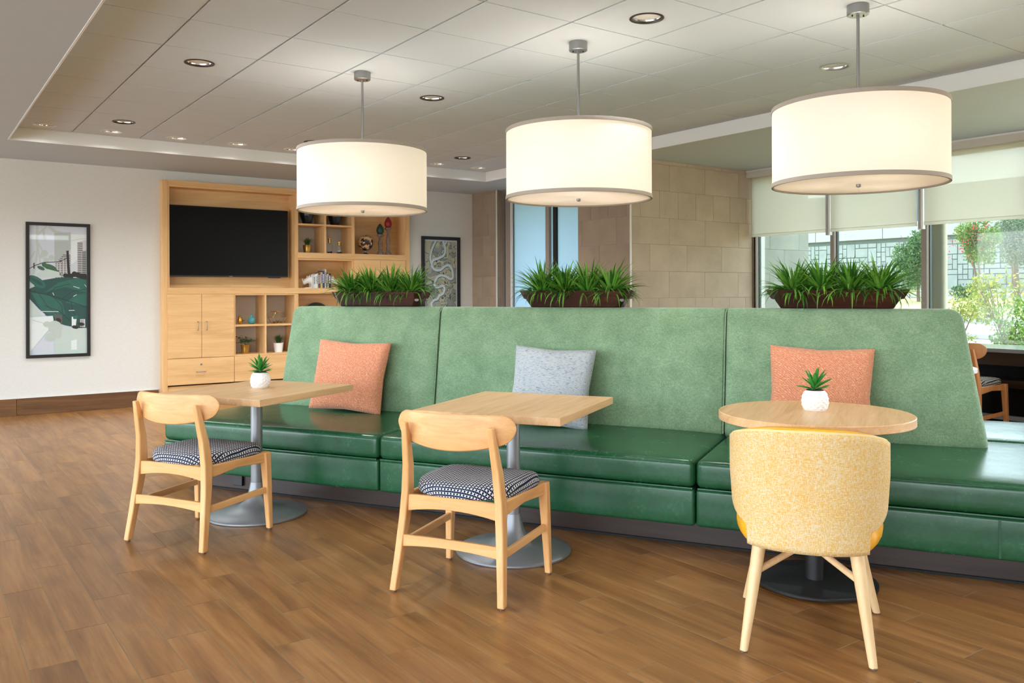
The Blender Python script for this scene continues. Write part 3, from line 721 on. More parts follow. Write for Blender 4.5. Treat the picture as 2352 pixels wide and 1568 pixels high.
# ------------------------------------------------------------------ dining chairs
def dining_chair(lab, loc, rot, wx='chair_x', wy='chair_y', wz='chair_z', cloth='cross', up=0.0, name='dining_chair', group='beech dining chairs'):
    o = thing(name, lab, 'chair', loc, rot, group); X, Y, Z = MT[wx], MT[wy], MT[wz]
    for s in (-1, 1):
        B().stack([(s*.262,-.245,.008,.016,.017),(s*.250,-.222,.15,.017,.019),(s*.236,-.196,.32+up*.6,.018,.024),(s*.228,-.186,.43+up,.018,.027),(s*.219,-.196,.55+up,.017,.023),(s*.212,-.222,.67+up,.015,.018),(s*.209,-.240,.742+up,.012,.013)]).build('rear_leg', Z, o, bevel=.005, smooth=40)
        B().stack([(s*.262,.245,.008,.014,.014),(s*.252,.238,.25+up*.6,.019,.019),(s*.244,.231,.43+up,.023,.022)]).build('front_leg', Z, o, bevel=.005, smooth=40)
        for yy, xx in ((-.245,.262),(.245,.262)): B().lathe([(.011,0),(.011,.010)], 12, (s*xx, yy, 0)).build('glide', MT['rubber'], o)
        B().bar([((s*.240,-.212,.205+up*.5),(.009,0,0),(0,0,.017)),((s*.250,.238,.222+up*.5),(.009,0,0),(0,0,.017))]).build('side_stretcher', Y, o, bevel=.004)
        B().bar([((s*.232,-.19,.392+up),(.010,0,0),(0,0,.032)),((s*.236,.02,.404+up),(.010,0,0),(0,0,.022)),((s*.244,.225,.400+up),(.010,0,0),(0,0,.028))]).build('side_apron', Y, o, bevel=.004, smooth=30)
    def arch(y, z, w, hh, mid, th):
        return B().bar([((-w+2*w*k/10, y, z+mid*(1-(k/5-1)**2)), (0,th,0), (0,0,hh-abs(mid)*.75*(1-(k/5-1)**2))) for k in range(11)])
    arch(-.196, .385+up, .216, .036, .012, .010).build('rear_apron', X, o, bevel=.003, smooth=30)
    arch(.228, .398+up, .226, .028, .006, .010).build('front_apron', X, o, bevel=.003, smooth=30)
    arch(-.217, .222+up*.5, .232, .026, .008, .009).build('rear_stretcher', X, o, bevel=.003, smooth=30)
    # seat pad: D shaped, rounded over
    b = B(); NS = 56; rings = []
    def outline(k, sc):
        a = 2*pi*k/NS; cx, cyy = cos(a), sin(a); e = .50 if cyy > 0 else .74
        w = .242+.020*max(0, cyy)**.5 if cyy > 0 else .242
        x = w*math.copysign(abs(cx)**e, cx); y = (.240 if cyy > 0 else .232)*math.copysign(abs(cyy)**e, cyy)
        return (x*sc, y*sc+.026)
    for sc, z in ((.94,.420),(.99,.425),(1.0,.436),(.995,.450),(.975,.461),(.93,.470),(.80,.479),(.5,.483),(.25,.481),(.02,.480)):
        rings.append([(outline(k, sc)[0], outline(k, sc)[1], z+up+(.010*(outline(k, sc)[0]/.24)**2 if z > .46 else 0)) for k in range(NS)])
    b.loft(rings); so = b.build('seat', MT[cloth], o, smooth=60)
    prof = ((.94,.420),(.99,.425),(1.0,.436),(.995,.450),(.975,.461),(.93,.470),(.80,.479),(.5,.483),(.25,.481),(.02,.480))[::-1]
    arc = [.02]
    for (a, za), (b2, zb) in zip(prof, prof[1:]): arc.append(arc[-1]+sqrt((b2-a)**2+((zb-za)/.24)**2))
    arc = arc[::-1]; uvl = so.data.uv_layers.new(name='cloth')
    for lp in so.data.loops:
        k, q = divmod(lp.vertex_index, NS); uvl.data[lp.index].uv = outline(q, arc[k])
    # curved backrest
    R = []; NB = 44
    for k in range(NB+1):
        s = sin(pi/2*(-1+2*k/NB)); x = .286*s
        y = -.232+.078*s*s
        zt = .788+up; zb = .630+.045*s*s+up; c = (zt+zb)/2; h = (zt-zb)/2
        e = abs(s)
        if e > .78: h *= max(.04, 1-((e-.78)/.22)**2.3)**.5
        ty = .156*s/.286*.5*2; nrm = Vector((-.156*s/.286, 1, 0)).normalized()
        prof = []
        for q in range(12):
            a = 2*pi*q/12; pu, pv = cos(a), sin(a)
            du = math.copysign(abs(pu)**.35, pu)*.0095; dv = math.copysign(abs(pv)**.45, pv)*h
            prof.append((x+nrm.x*du, y+nrm.y*du, c+dv))
        R.append(prof)
    B().loft(R).build('backrest', X, o, smooth=50)
    return o
ch1 = dining_chair('beech chair with navy cross seat at the table holding a succulent', (1.307, 4.72, 0), radians(-60.5))
ch2 = dup(ch1, (2.086, 3.219, 0), radians(-60.9), 'beech chair with navy cross seat at the bare square table')
bc_ = dining_chair('brown wooden chair with black cross seat before the window counter', (7.42, 3.72, 0), radians(-90), 'chair_dark', 'chair_dark', 'chair_dark', 'cross_k', .085, 'counter_chair', 'brown counter chairs')
del bc_['group']

# ------------------------------------------------------------------ yellow tub chair
yc = thing('tub_chair', 'yellow tub chair with tweed outer back and pale wooden legs', 'chair', (2.820, 1.997, 0), radians(-55.8))
def shell(rx, ry, z0, z1, inset, top_drop, cut):
    NA, NZs = 48, 22; vs = []; fs = []
    for i in range(NZs+1):
        k = i/NZs
        amax = radians(112)
        for j in range(NA+1):
            s = -1+2*j/NA
            zlo, zhi = z0, z1-top_drop*abs(s)**2.4
            z = zlo+(zhi-zlo)*k
            lim = 1.0
            if cut:
                q = (z-z0)
                lim = .43 if q < .075 else .43+.49*min(1, (q-.075)/.12)**.75
                if q > .195: lim = .92
                s2 = s*lim
            else: s2 = s*.92
            a = s2*amax
            flare = .94+.06*min(1, max(0, (z-.38)/.25))
            e = .86
            sx, cx = sin(a), cos(a)
            X = (rx-inset)*flare*math.copysign(abs(sx)**e, sx); Y = -(ry-inset)*math.copysign(abs(cx)**e, cx)*(.93+.10*k)
            vs.append((X, Y-.01, z))
    for i in range(NZs):
        for j in range(NA):
            a = i*(NA+1)+j; fs.append((a, a+1, a+NA+2, a+NA+1))
    return vs, fs, NA
v_, f_, NA = shell(.277, .272, .374, .806, 0, .10, True)
o = B().add(v_, f_).build('outer_back', MT['tweed'], yc, smooth=80)
md = o.modifiers.new('thick', 'SOLIDIFY'); md.thickness = .022; md.offset = 0
NZs = 22
top = [v_[NZs*(NA+1)+j] for j in range(NA+1)]
side = [v_[i*(NA+1)] for i in range(NZs, -1, -1)]; side2 = [v_[i*(NA+1)+NA] for i in range(NZs+1)]; bot = [v_[j] for j in range(NA+1)]
p = B(); p.tube(top, .0075, 6); p.tube(side, .0065, 6); p.tube(side2, .0065, 6); p.build('piping', MT['cream_pipe'], yc, smooth=60)
v2, f2, _ = shell(.277, .272, .41, .815, .036, .10, False)
o = B().add(v2, f2).build('inner_back', MT['yleather'], yc, smooth=80)
md = o.modifiers.new('thick', 'SOLIDIFY'); md.thickness = .045; md.offset = 0
B().rbox(-.264, .264, -.225, .29, .368, .50, .06, (8,8,3), lambda o: Vector((o.x*(1-.16*(max(0,-o.y)/.20)**2), o.y, o.z))).build('seat', MT['yleather'], yc, smooth=60)
for s in (-1, 1):
    for y0, y1, x1 in ((-.185,-.270,.217),(.20,.290,.256)):
        lg = B().lathe([(.0145,.006),(.0165,.06),(.0225,.26),(.025,.372)], 16).build('leg', MT['legs_pale'], yc, smooth=50)
        me = lg.data
        for v in me.vertices:
            k = v.co.z/.365; v.co.x += s*(x1+( .168-x1)*k); v.co.y += y1+(y0-y1)*k
        B().lathe([(.013,0),(.013,.008)], 12, (s*x1, y1, 0)).build('glide', MT['rubber'], yc)
for s in (-1, 1):
    B().tube([(s*.182,-.205,.272),(s*.02,-.02,.336),(-s*.02,.02,.336),(-s*.190,.225,.272)], .0125, 10).build('cross_stretcher', MT['legs_pale'], yc, smooth=60)

# ------------------------------------------------------------------ potted succulents on the tables
def succulent(lab, loc, seed, rot=0):
    o = thing('potted_succulent', lab, 'plant', loc, rot); NS, NZ2 = 132, 40; rings = []
    for i in range(NZ2+1):
        k = i/NZ2; r0 = .040+.0165*sin(pi*min(1, k*.86+.12))**.8
        if k > .93: r0 *= .985
        z = .090*k; ring = []
        for j in range(NS):
            a = 2*pi*j/NS
            u = a/(2*pi)*11; d1 = abs(((u+k*4.2) % 1)-.5); d2 = abs(((u-k*4.2) % 1)-.5)
            r = r0*(1+ .17*(min(.5-d1, .5-d2) if .04 < k < .93 else .0))
            ring.append((r*cos(a), r*sin(a), z))
        rings.append(ring)
    b = B().loft(rings, True, True); b.build('pot', MT['ceramic'], o, smooth=25)
    B().lathe([(.041,.0905),(.03,.094),(.005,.097)], 20).build('soil', MT['dsoil'], o, smooth=60)
    rg = random.Random(seed)
    lm = None
    R = []
    for k, (w, t) in enumerate(((.004,.003),(.0085,.004),(.0095,.004),(.006,.003),(.0006,.0006))):
        x = k/4*.075; c = .012*(k/4)**2
        R.append([(w*cos(q*pi/3), t*sin(q*pi/3)-c, x) for q in range(6)])
    first = B().loft(R).build('leaf', MT['succ'], o, smooth=60)
    n = 0
    for lev, (cnt, tilt, sc, h) in enumerate(((7,68,.95,.0),(7,46,1.05,.010),(6,26,1.1,.020),(3,8,1.05,.030))):
        for k in range(cnt):
            l = first if n == 0 else inst(first, 'leaf', (0,0,0), o)
            a = 2*pi*k/cnt+lev*.5+rg.uniform(-.2,.2); tl = radians(tilt+rg.uniform(-8,8))
            l.location = (.006*cos(a), .006*sin(a), .092+h); l.rotation_euler = Euler((0, tl, a), 'XYZ'); s = sc*rg.uniform(.85,1.1); l.scale = (s,s,s)
            l.rotation_euler = (Matrix.Rotation(a, 3, 'Z') @ Matrix.Rotation(tl, 3, 'Y') @ Matrix.Rotation(pi/2, 3, 'Z')).to_euler(); n += 1
    return o
succulent('small succulent in a white quilted pot on the left square table', (1.758, 5.069, .737), 3)
succulent('small succulent in a white quilted pot on the round table', (3.377, 2.353, .765), 5, .8)

# ------------------------------------------------------------------ planters on the back of the banquette
def planter(lab, t, seed, wide=.82, sticker=True):
    x, y, z = tn(t, 5.29, 1.206); o = thing('planter', lab, 'planter', (x, y, z), RB, 'planters along the banquette back')
    L1, L0, W1, W0, H = wide/2, wide/2-.085, .092, .058, .108
    def oct_(l, w, c, z): return [(-l,-w+c,z),(-l+c*1.3,-w,z),(l-c*1.3,-w,z),(l,-w+c,z),(l,w-c,z),(l-c*1.3,w,z),(-l+c*1.3,w,z),(-l,w-c,z)]
    B().loft([oct_(L0,W0,.02,.0), oct_(L0+.03,W0+.014,.024,.045), oct_(L1-.035,W1,.03,H), oct_(L1-.045,W1-.010,.028,H), oct_(L1-.06,W1-.02,.026,H-.022)], True, True).build('trough', MT['planter'], o, smooth=20, bevel=.003)
    for s in (-1, 1):
        B().loft([[(s*(L0+.035), -.045, .052), (s*(L0+.035), .045, .052), (s*(L1-.04), .05, H), (s*(L1-.04), -.05, H)],
                  [(s*(L0+.055), -.035, .056), (s*(L0+.055), .035, .056), (s*L1, .04, H), (s*L1, -.04, H)]]).build('handle', MT['planter'], o, bevel=.003)
    if sticker:
        l_, w_ = L0+.03-.0156, -(W0+.014)+.012; tx, ty = .79, .61
        B().add([(l_+tx*.016*cos(q*.5236)+.61*.004, w_+ty*.016*cos(q*.5236)-.79*.004, .048+.010*sin(q*.5236)) for q in range(12)], [tuple(range(12))]).build('oval_sticker', MT['steel'], o)
    rg = random.Random(seed); pb = B()
    for k in range(190):
        pb.ell((rg.uniform(-L1+.09, L1-.09), rg.uniform(-.062,.062), H-.012+rg.uniform(-.004,.004)), (.008*rg.uniform(.6,1.3), .007, .005), 6, 4)
    pb.box(-L1+.07, L1-.07, -.07, .07, H-.03, H-.014)
    pb.build('pebbles', MT['soil'], o, kind='stuff', smooth=60)
    for k in range(4):
        b = B(); cx = -L1+.155+k*(2*L1-.31)/3
        for q in range(190):
            a = rg.uniform(0, 2*pi); el = radians(85-76*rg.random()**.8); L_ = rg.uniform(.17,.27)*(1 if el > .5 else .95)
            w = rg.uniform(.0045,.0085); bend = rg.uniform(.25,.85)+(.8 if el < .7 and rg.random() < .5 else 0)
            bx, by = cx+cos(a)*.035*rg.random(), sin(a)*.03*rg.random()
            dx, dy = cos(a), sin(a); r_, z_ = 0.0, H-.02; pts = []
            for i in range(7):
                pts.append((bx+dx*r_, by+dy*r_*.85, z_))
                g_ = el-bend*(i/6)**1.3*1.4; r_ += cos(g_)*L_/6; z_ += sin(g_)*L_/6
            px, py = -dy, dx; vs = []; 
            for i, p in enumerate(pts):
                ww = w*(.8, 1.05, 1.15, 1.05, .8, .45, .04)[i]
                vs += [(p[0]-px*ww, p[1]-py*ww, p[2]), (p[0], p[1], p[2]-ww*.5), (p[0]+px*ww, p[1]+py*ww, p[2])]
            fs = []
            for i in range(6):
                fs += [(i*3, i*3+1, i*3+4, i*3+3), (i*3+1, i*3+2, i*3+5, i*3+4)]
            b.add(vs, fs)
        b.build('grass_clump', MT['blade'], o, kind='stuff')
    return o
planter('brown wooden planter of artificial grass nearest the bookshelf', -3.457, 31)
planter('brown wooden planter of artificial grass before the frosted door panes', -1.932, 32, .79)
planter('brown wooden planter of artificial grass before the windows', -.333, 33, .78, False)

# ------------------------------------------------------------------ drum pendants
def pendant(lab, x, y):
    o = thing('pendant_lamp', lab, 'lamp', (x, y, HC), RB, 'drum pendants over the banquette'); R = .455
    zt, zb = 2.312-HC, 1.897-HC
    c = B().lathe([(.058,0),(.0585,-.006),(.0585,-.052),(.054,-.056)], 36).build('canopy', MT['nickel'], o, smooth=40)
    for a in (.5, 3.6): B().lathe([(.004,-.056),(.004,-.062)], 8, (.032*cos(a), .032*sin(a), 0)).build('screw', MT['dark'], c)
    B().lathe([(.0085,-.05),(.0085,zt-.06)], 14).build('rod', MT['nickel'], o, smooth=50)
    s = B(); n = 96
    s.loft([[(R*cos(2*pi*i/n), R*sin(2*pi*i/n), z) for i in range(n)] for z in (zb+.006, zt-.006)], True, False); s.build('shade', MT['drum'], o, smooth=60)
    for z, nm in ((zt, 'top_rim'), (zb, 'bottom_rim')):
        B().loft([[((R+d)*cos(2*pi*i/n), (R+d)*sin(2*pi*i/n), z+e) for i in range(n)] for d, e in ((.004,-.011),(.005,0),(.004,.011),(-.007,.011),(-.007,-.011),(.004,-.011))], True, False).build(nm, MT['rim'], o, smooth=50)
    B().lathe([(R-.006,zb-.002),(R-.006,zb+.004)], 96).build('diffuser', MT['diffuser'], o)
    B().lathe([(.004,zb-.022),(.013,zb-.018),(.013,zb-.004)], 16).build('finial', MT['nickel'], o, smooth=40)
    sp = B()
    for a in range(3): sp.tube([(0,0,zt-.03),(R*cos(a*2.094), R*sin(a*2.094), zt-.008)], .004, 6)
    sp.build('spider', MT['nickel'], o)
    for k in range(3):
        a = k*2.094+1; B().ell((.16*cos(a), .16*sin(a), zb+.2), (.03,.03,.045), 12, 8).build('bulb', MT['bulb'], o, smooth=60)
        ld = bpy.data.lights.new('pendant_light', 'POINT'); ld.energy = PEND_W/3; ld.color = (1, .97, .91); ld.shadow_soft_size = .07
        l = bpy.data.objects.new('pendant_light', ld); COL.objects.link(l); l.parent = o; l.location = (.23*cos(a), .23*sin(a), zb+.21)
    return o
MT['rim'] = plain('taupe_fabric_trim', (170,160,148), .8)
pendant('white drum pendant lamp in front of the bookshelf wall', 2.674, 5.564)
pendant('white drum pendant lamp in front of the frosted entrance panes', 3.466, 4.12)
pendant('largest looking white drum pendant lamp hanging before the windows', 4.281, 2.704)

# ------------------------------------------------------------------ recessed downlights
DLAB = {(0,1):'dark rimmed downlight in the ceiling tiles nearest the left soffit', (3,1):'dark rimmed downlight just right of the left pendant rod', (3,5):'dark rimmed downlight partly behind the left drum shade', (6,5):'dark rimmed downlight between left and middle drum shades', (6,-3):'silver rimmed downlight beside the right pendant rod',
 (0,5):'dark rimmed downlight above the end of the tall cabinet', (-1,6):'pale downlight in the corner nearest the left picture', (0,6):'pale downlight next to the left corner one in the back row', (1,6):'pale back row downlight above the left edge of the television', (2,6):'pale back row downlight above the middle of the television', (3,6):'pale back row downlight cut by the left drum shade', (4,6):'pale back row downlight hidden behind the left drum shade', (5,6):'pale back row downlight hidden by the left drum shade right side', (6,6):'pale back row downlight just right of the left drum shade', (7,6):'pale back row downlight in the far ceiling corner'}
for i, j, k in DL:
    x0, x1, y0, y1 = cell(i, j)
    o = thing('downlight', DLAB.get((i, j), 'unseen downlight added behind the camera for extra light'), 'ceiling light', ((x0+x1)/2, (y0+y1)/2, HC), 0, 'recessed ceiling downlights')
    rim = MT['bronze'] if k in 'db' else MT['alu']
    n = 40
    B().loft([[(r*cos(2*pi*q/n), r*sin(2*pi*q/n), z) for q in range(n)] for r, z in ((.098,.0),(.099,-.004),(.086,-.005),(.081,.0),(.081,.02))], True, False).build('trim_ring', rim if k != 'n' else MT['alu_w'], o, smooth=50)
    B().loft([[(r*cos(2*pi*q/n), r*sin(2*pi*q/n), z) for q in range(n)] for r, z in ((.082,.002),(.074,.04),(.058,.085),(.04,.11))], True, False).build('reflector', MT['chrome'], o, smooth=60)
    B().lathe([(.040,.112),(.042,.1105)], 20).build('lamp', MT['bulb'], o)
    ld = bpy.data.lights.new('downlight_beam', 'SPOT'); ld.energy = DOWN_W*(.5 if k == 'n' else .6 if j < 0 else 1.0); ld.color = (.96, .98, 1.0); ld.spot_size = radians(148 if k == 'n' else 125); ld.spot_blend = 1.0 if k == 'n' else .8; ld.shadow_soft_size = .05
    l = bpy.data.objects.new('downlight_beam', ld); COL.objects.link(l); l.parent = o; l.location = (0, 0, -.012)

# ------------------------------------------------------------------ media cabinet set in the left wall
cx0 = kx(2.441)
cab = thing('media_cabinet', 'tall maple wall cabinet with television bay, cubbies, doors and drawers', 'cabinet', (0, YC, 0))
def cb(nm, x0, x1, z0, z1, y0, y1, g, par=None, bev=.002):
    return B().box(kx(x0), kx(x1), y0, y1, z0 if z0 <= 0 else kz(z0), kz(z1)).build(nm, MT['cab_'+g], par or cab, bevel=bev)
DP = .355
cb('side_panel', 2.441, 2.498, 0, 2.622, 0, DP, 'z'); cb('side_panel', 5.611, 5.669, 0, 2.622, 0, DP, 'z')
cb('top_rail', 2.498, 5.611, 2.568, 2.622, 0, DP, 'x')
cb('inner_lip', 2.498, 2.522, 1.374, 2.568, .008, .30, 'z'); cb('inner_lip', 2.522, 4.028, 2.548, 2.568, .008, .30, 'x')
cb('divider', 4.028, 4.075, .24, 2.568, 0, DP-.02, 'z')
cb('rail', 2.498, 5.611, 1.302, 1.374, -.006, DP-.02, 'x')
cb('plinth', 2.498, 5.611, 0, .225, .01, DP-.02, 'x')
cb('back_panel', 2.498, 4.03, 1.374, 2.568, .20, .215, 'x', bev=0)
# lower left: doors and drawers
def pull(par, x, z, vert):
    L_ = .052
    P_ = [(0,0,-L_),(0,-.026,-L_+.006),(0,-.03,0),(0,-.026,L_-.006),(0,0,L_)] if vert else [(-L_,0,0),(-L_+.006,-.026,0),(0,-.03,0),(L_-.006,-.026,0),(L_,0,0)]
    B().tube(P_, .005, 8).build('handle', MT['nickel'], par, (kx(x), -.0195, kz(z)), smooth=60)
def lock(par, x, z):
    B().loft([[(r*cos(q*.3927), y, r*sin(q*.3927)) for q in range(16)] for r, y in ((.012,0),(.012,-.006),(.008,-.008),(.003,-.006))]).build('lock', MT['nickel'], par, (kx(x), -.0195, kz(z)), smooth=40)
d = cb('door', 2.4955, 2.8745, .553, 1.298, -.019, .001, 'x'); pull(d, 2.83, .926, True)
d = cb('door', 2.8785, 3.2575, .553, 1.298, -.019, .001, 'x'); pull(d, 2.932, .926, True)
d = cb('drawer', 2.4955, 3.2575, .243, .546, -.019, .001, 'x'); pull(d, 2.866, .387, False); lock(d, 2.868, .473)
d = cb('drawer', 3.2625, 4.026, .243, .546, -.019, .001, 'x'); pull(d, 3.63, .387, False); lock(d, 3.635, .473)
cb('carcass_panel', 2.498, 3.262, .24, 1.302, .004, .02, 'x', bev=0)
# lower cubbies
cb('divider', 3.262, 3.281, .55, 1.302, 0, DP-.02, 'z', bev=.001); cb('divider', 3.640, 3.662, .565, 1.284, 0, DP-.02, 'z', bev=.001); cb('divider', 4.020, 4.0285, .565, 1.302, .002, DP-.02, 'z', bev=.001)
cb('shelf', 3.281, 4.020, 1.284, 1.302, 0, DP-.02, 'x', bev=.001); cb('shelf', 3.262, 4.0285, .5475, .566, -.001, DP-.02, 'x', bev=.001)
for a, b_ in ((3.281,3.640),(3.662,4.020)): cb('shelf', a, b_, .905, .928, .002, DP-.02, 'x', bev=.001)
# right tower
cb('rail', 4.062, 5.611, 1.752, 1.823, -.012, DP-.02, 'x'); cb('divider', 4.808, 4.849, 1.374, 2.568, .001, DP-.02, 'z')
cb('divider', 4.428, 4.453, 1.823, 2.568, .004, DP-.02, 'z', bev=.001)
for a, b_ in ((4.075,4.428),(4.453,4.808)): cb('shelf', a, b_, 2.168, 2.192, .004, DP-.02, 'x', bev=.001)
cb('back_panel', 4.849, 5.611, 1.823, 2.568, .30, .315, 'x', bev=0); cb('back_panel', 4.075, 4.808, 1.374, 1.752, .30, .315, 'x', bev=0)
cb('lip', 5.593, 5.611, 1.823, 2.568, .004, .1, 'z', bev=.001)
cb('shelf', 4.075, 4.808, 1.728, 1.752, 0, .3, 'x', bev=.001)
cb('carcass_panel', 4.83, 5.611, 1.374, 1.752, .004, .02, 'x', bev=0)
cb('door', 4.831, 5.210, 1.378, 1.748, -.019, .001, 'x'); cb('door', 5.214, 5.593, 1.378, 1.748, -.019, .001, 'x')
cb('back_panel', 4.075, 5.611, .24, 1.302, .30, .315, 'x', bev=0); cb('shelf', 4.075, 5.611, .78, .805, .004, .3, 'x', bev=.001); cb('shelf', 4.075, 5.611, .225, .25, .004, .3, 'x', bev=.001)

# television
tv = thing('television', 'large black flat television in the maple wall cabinet', 'television', (kx(3.253), YC+.105, kz(1.508)))
w, h = (kx(3.972)-kx(2.533))/2, kz(2.352)-kz(1.512)
B().box(-w, w, -.02, .03, 0, h).build('housing', MT['black'], tv, bevel=.004)
B().box(-w+.008, w-.008, -.0225, -.019, .016, h-.008).build('screen', MT['screen'], tv)
B().box(-.02, .02, -.0225, -.0195, .004, .010).build('logo_strip', MT['steel'], tv)
B().box(w*.66, w*.86, -.015, .015, -.010, 0).build('sensor_strip', MT['black'], tv)
B().box(-.2, .2, .03, .095, h*.3, h*.7).build('wall_mount', MT['black_m'], tv)

# ------------------------------------------------------------------ things on the shelves
YI = YC+.14
def at(x, z): return (x, YI, z)
S1, S2, S3, S4 = kz(.566), kz(.928), kz(1.823), kz(2.192)
S5 = kz(1.374)
b_ = thing('bird_figurine', 'gold bird figurine in the upper left cubby', 'figurine', at(3.415, S2), radians(20))
B().ell((0,0,.042), (.034,.030,.044), 18, 12).ell((-.004,0,.084), (.021,.021,.022), 16, 10).build('body', MT['gold'], b_, smooth=80)
B().loft([[(-.023,.005*cos(q),.086+.005*sin(q)) for q in (0,1.57,3.14,4.71)], [(-.036,.0005*cos(q),.083+.0005*sin(q)) for q in (0,1.57,3.14,4.71)]]).build('beak', MT['gold'], b_)
B().loft([[(.02,.012*cos(q),.03+.007*sin(q)) for q in (0,1.57,3.14,4.71)], [(.075,.006*cos(q),.052+.002*sin(q)) for q in (0,1.57,3.14,4.71)]]).build('tail', MT['gold'], b_)
t = thing('bud_vase', 'teal round bud vase beside the gold bird', 'vase', at(3.561, S2))
B().lathe([(.026,0),(.040,.012),(.049,.035),(.049,.052),(.040,.072),(.022,.086),(.012,.094),(.0095,.105),(.010,.118),(.013,.126),(.009,.126)], 30).build('body', MT['teal'], t, smooth=60)
t = thing('terrarium', 'gold wire hexagonal terrarium with stones in the upper right cubby', 'terrarium', at(3.885, S2), radians(14))
hx = [(.085*cos(q*pi/3)*1.15, .085*sin(q*pi/3)+.078) for q in range(6)]
e = B()
for y in (-.055, .055):
    for q in range(6): a, c = hx[q], hx[(q+1)%6]; e.tube([(a[0], y, a[1]), (c[0], y, c[1])], .0032, 6)
for q in range(6): e.tube([(hx[q][0], -.055, hx[q][1]), (hx[q][0], .055, hx[q][1])], .0032, 6)
e.build('wire_frame', MT['gold'], t, smooth=60)
for q in range(6):
    if q in (4,): continue
    a, c = hx[q], hx[(q+1)%6]; B().add([(a[0],-.054,a[1]),(c[0],-.054,c[1]),(c[0],.054,c[1]),(a[0],.054,a[1])], [(0,1,2,3)]).build('pane', MT['glass_s'], t)
st = B(); rg = random.Random(4)
for q in range(26): st.ell((rg.uniform(-.045,.045), rg.uniform(-.04,.04), .012+rg.uniform(0,.018)), (.012,.010,.008), 7, 5)
st.build('stones', plain('brown_pebbles', (120,88,66), .7, 0, .4, 60), t, kind='stuff', smooth=60)

def pot(par, mat, r0, r1, h, ribs=0):
    prof = [(r0,0),(r0+.001,.002)]
    N = ribs or 1
    for k in range(1, N*3+1):
        f = k/(N*3); prof.append((r0+(r1-r0)*f+(.0012 if ribs and k % 3 == 0 else 0), h*f*.985))
    prof += [(r1+.001,h),(r1-.005,h),(r1-.006,h-.012)]
    B().lathe(prof, 30).build('pot', mat, par, smooth=40)
    B().lathe([(r1-.006,h-.012),(.003,h-.008)], 16).build('soil', MT['dsoil'], par)
def tuft(par, z, n, spread, hgt, seed, mat):
    rg = random.Random(seed); b = B()
    for q in range(n):
        a = rg.uniform(0, 2*pi); o = rg.random(); L_ = hgt*rg.uniform(.7,1.05); w = rg.uniform(.0018,.003)
        dx, dy = cos(a), sin(a); bx, by = dx*.025*rg.random(), dy*.025*rg.random(); vs = []
        for i in range(5):
            u = i/4; p = (bx+dx*spread*o*u**1.5, by+dy*spread*o*u**1.5, z+L_*u*(1-.25*o*u)); ww = w*(1,1,.85,.6,.05)[i]
            vs += [(p[0]-dy*ww, p[1]+dx*ww, p[2]), (p[0]+dy*ww, p[1]-dx*ww, p[2])]
        b.add(vs, [(i*2, i*2+1, i*2+3, i*2+2) for i in range(4)])
    b.build('grass', mat, par, kind='stuff')
t = thing('potted_plant', 'trailing leafy plant in a brushed gold pot in the lower left cubby', 'plant', at(3.48, S1))
pot(t, MT['gold_b'], .043, .057, .11)
rg = random.Random(9); st = B(); first = None
for q in range(16):
    a = q*2.4; r_ = .03+.11*rg.random() if abs(cos(a)) > .5 else .03+.05*rg.random(); zz = .13+rg.uniform(0,.075)
    P_ = [(0,0,.10),(cos(a)*r_*.5, sin(a)*r_*.5, zz+.02),(cos(a)*r_, sin(a)*r_*.8, zz)]; st.tube(P_, .0016, 5)
    for k in range(5):
        u = .35+.65*k/4; p = (cos(a)*r_*u, sin(a)*r_*.8*u, .11+(zz-.11)*u+.018*sin(pi*u))
        if first is None:
            first = B().loft([[(0,0,0),(0,.001,.001)],[(.012,-.012,.003),(.012,.012,.003)],[(.026,-.012,.003),(.026,.012,.003)],[(.04,-.001,-.004),(.04,.001,-.004)]], False, False).build('leaf', MT['vine'], t); l = first
        else: l = inst(first, 'leaf', p, t)
        l.location = p; l.rotation_euler = (rg.uniform(-.5,.5), rg.uniform(-.7,.5), a+rg.uniform(-1,1)); s = rg.uniform(.8,1.15); l.scale = (s,s,s)
st.build('stems', MT['bark'], t)
t = thing('potted_grass', 'short grass in a white ribbed pot in the lower right cubby', 'plant', at(3.904, S1))
pot(t, MT['ceramic'], .048, .063, .118, 9); tuft(t, .108, 190, .085, .125, 5, MT['blade_d'])
t = thing('potted_grass', 'short grass in a brushed gold pot on the right tower shelf', 'plant', at(4.296, S3))
pot(t, MT['gold_b'], .046, .059, .104); tuft(t, .095, 170, .085, .115, 6, MT['blade_d'])
def bottle(lab, x, r, h, hs):
    t = thing('glass_bottle', lab, 'bottle', at(x, S3), 0, 'glass bottles on the shelf')
    B().lathe([(r*.96,0),(r,.006),(r,hs-.02),(r*.85,hs-.004),(r*.36,hs+.012),(r*.34,h-.012)], 28).build('body', MT['glass_s'], t, smooth=50)
    B().lathe([(r*.39,hs+.006),(r*.37,h-.010),(r*.55,h-.008),(r*.57,h),(r*.36,h)], 24).build('neck', MT['gold'], t, smooth=40)
    b = B(); rg = random.Random(int(x*100))
    for q in range(26): b.ell((rg.uniform(-.6,.6)*r, rg.uniform(-.6,.6)*r, .008+rg.uniform(0,.018)), (.009,.008,.006), 6, 4)
    b.build('pebbles', MT['gloss_black'], t, kind='stuff', smooth=60)
bottle('taller clear glass bottle with gold neck and dark pebbles', 4.603, .043, .203, .135); bottle('shorter clear glass bottle with gold neck and dark pebbles', 4.742, .049, .158, .108)
def blackvase(lab, x):
    t = thing('faceted_vase', lab, 'vase', at(x, S4), .2, 'black vases on the top shelf')
    B().lathe([(.052,0),(.060,.02),(.088,.11),(.098,.19),(.094,.21),(.086,.21),(.08,.12),(.045,.02)], 10).build('body', MT['gloss_black'], t)
blackvase('faceted black vase above the grass in the gold pot', 4.291); blackvase('faceted black vase above the two glass bottles', 4.682)
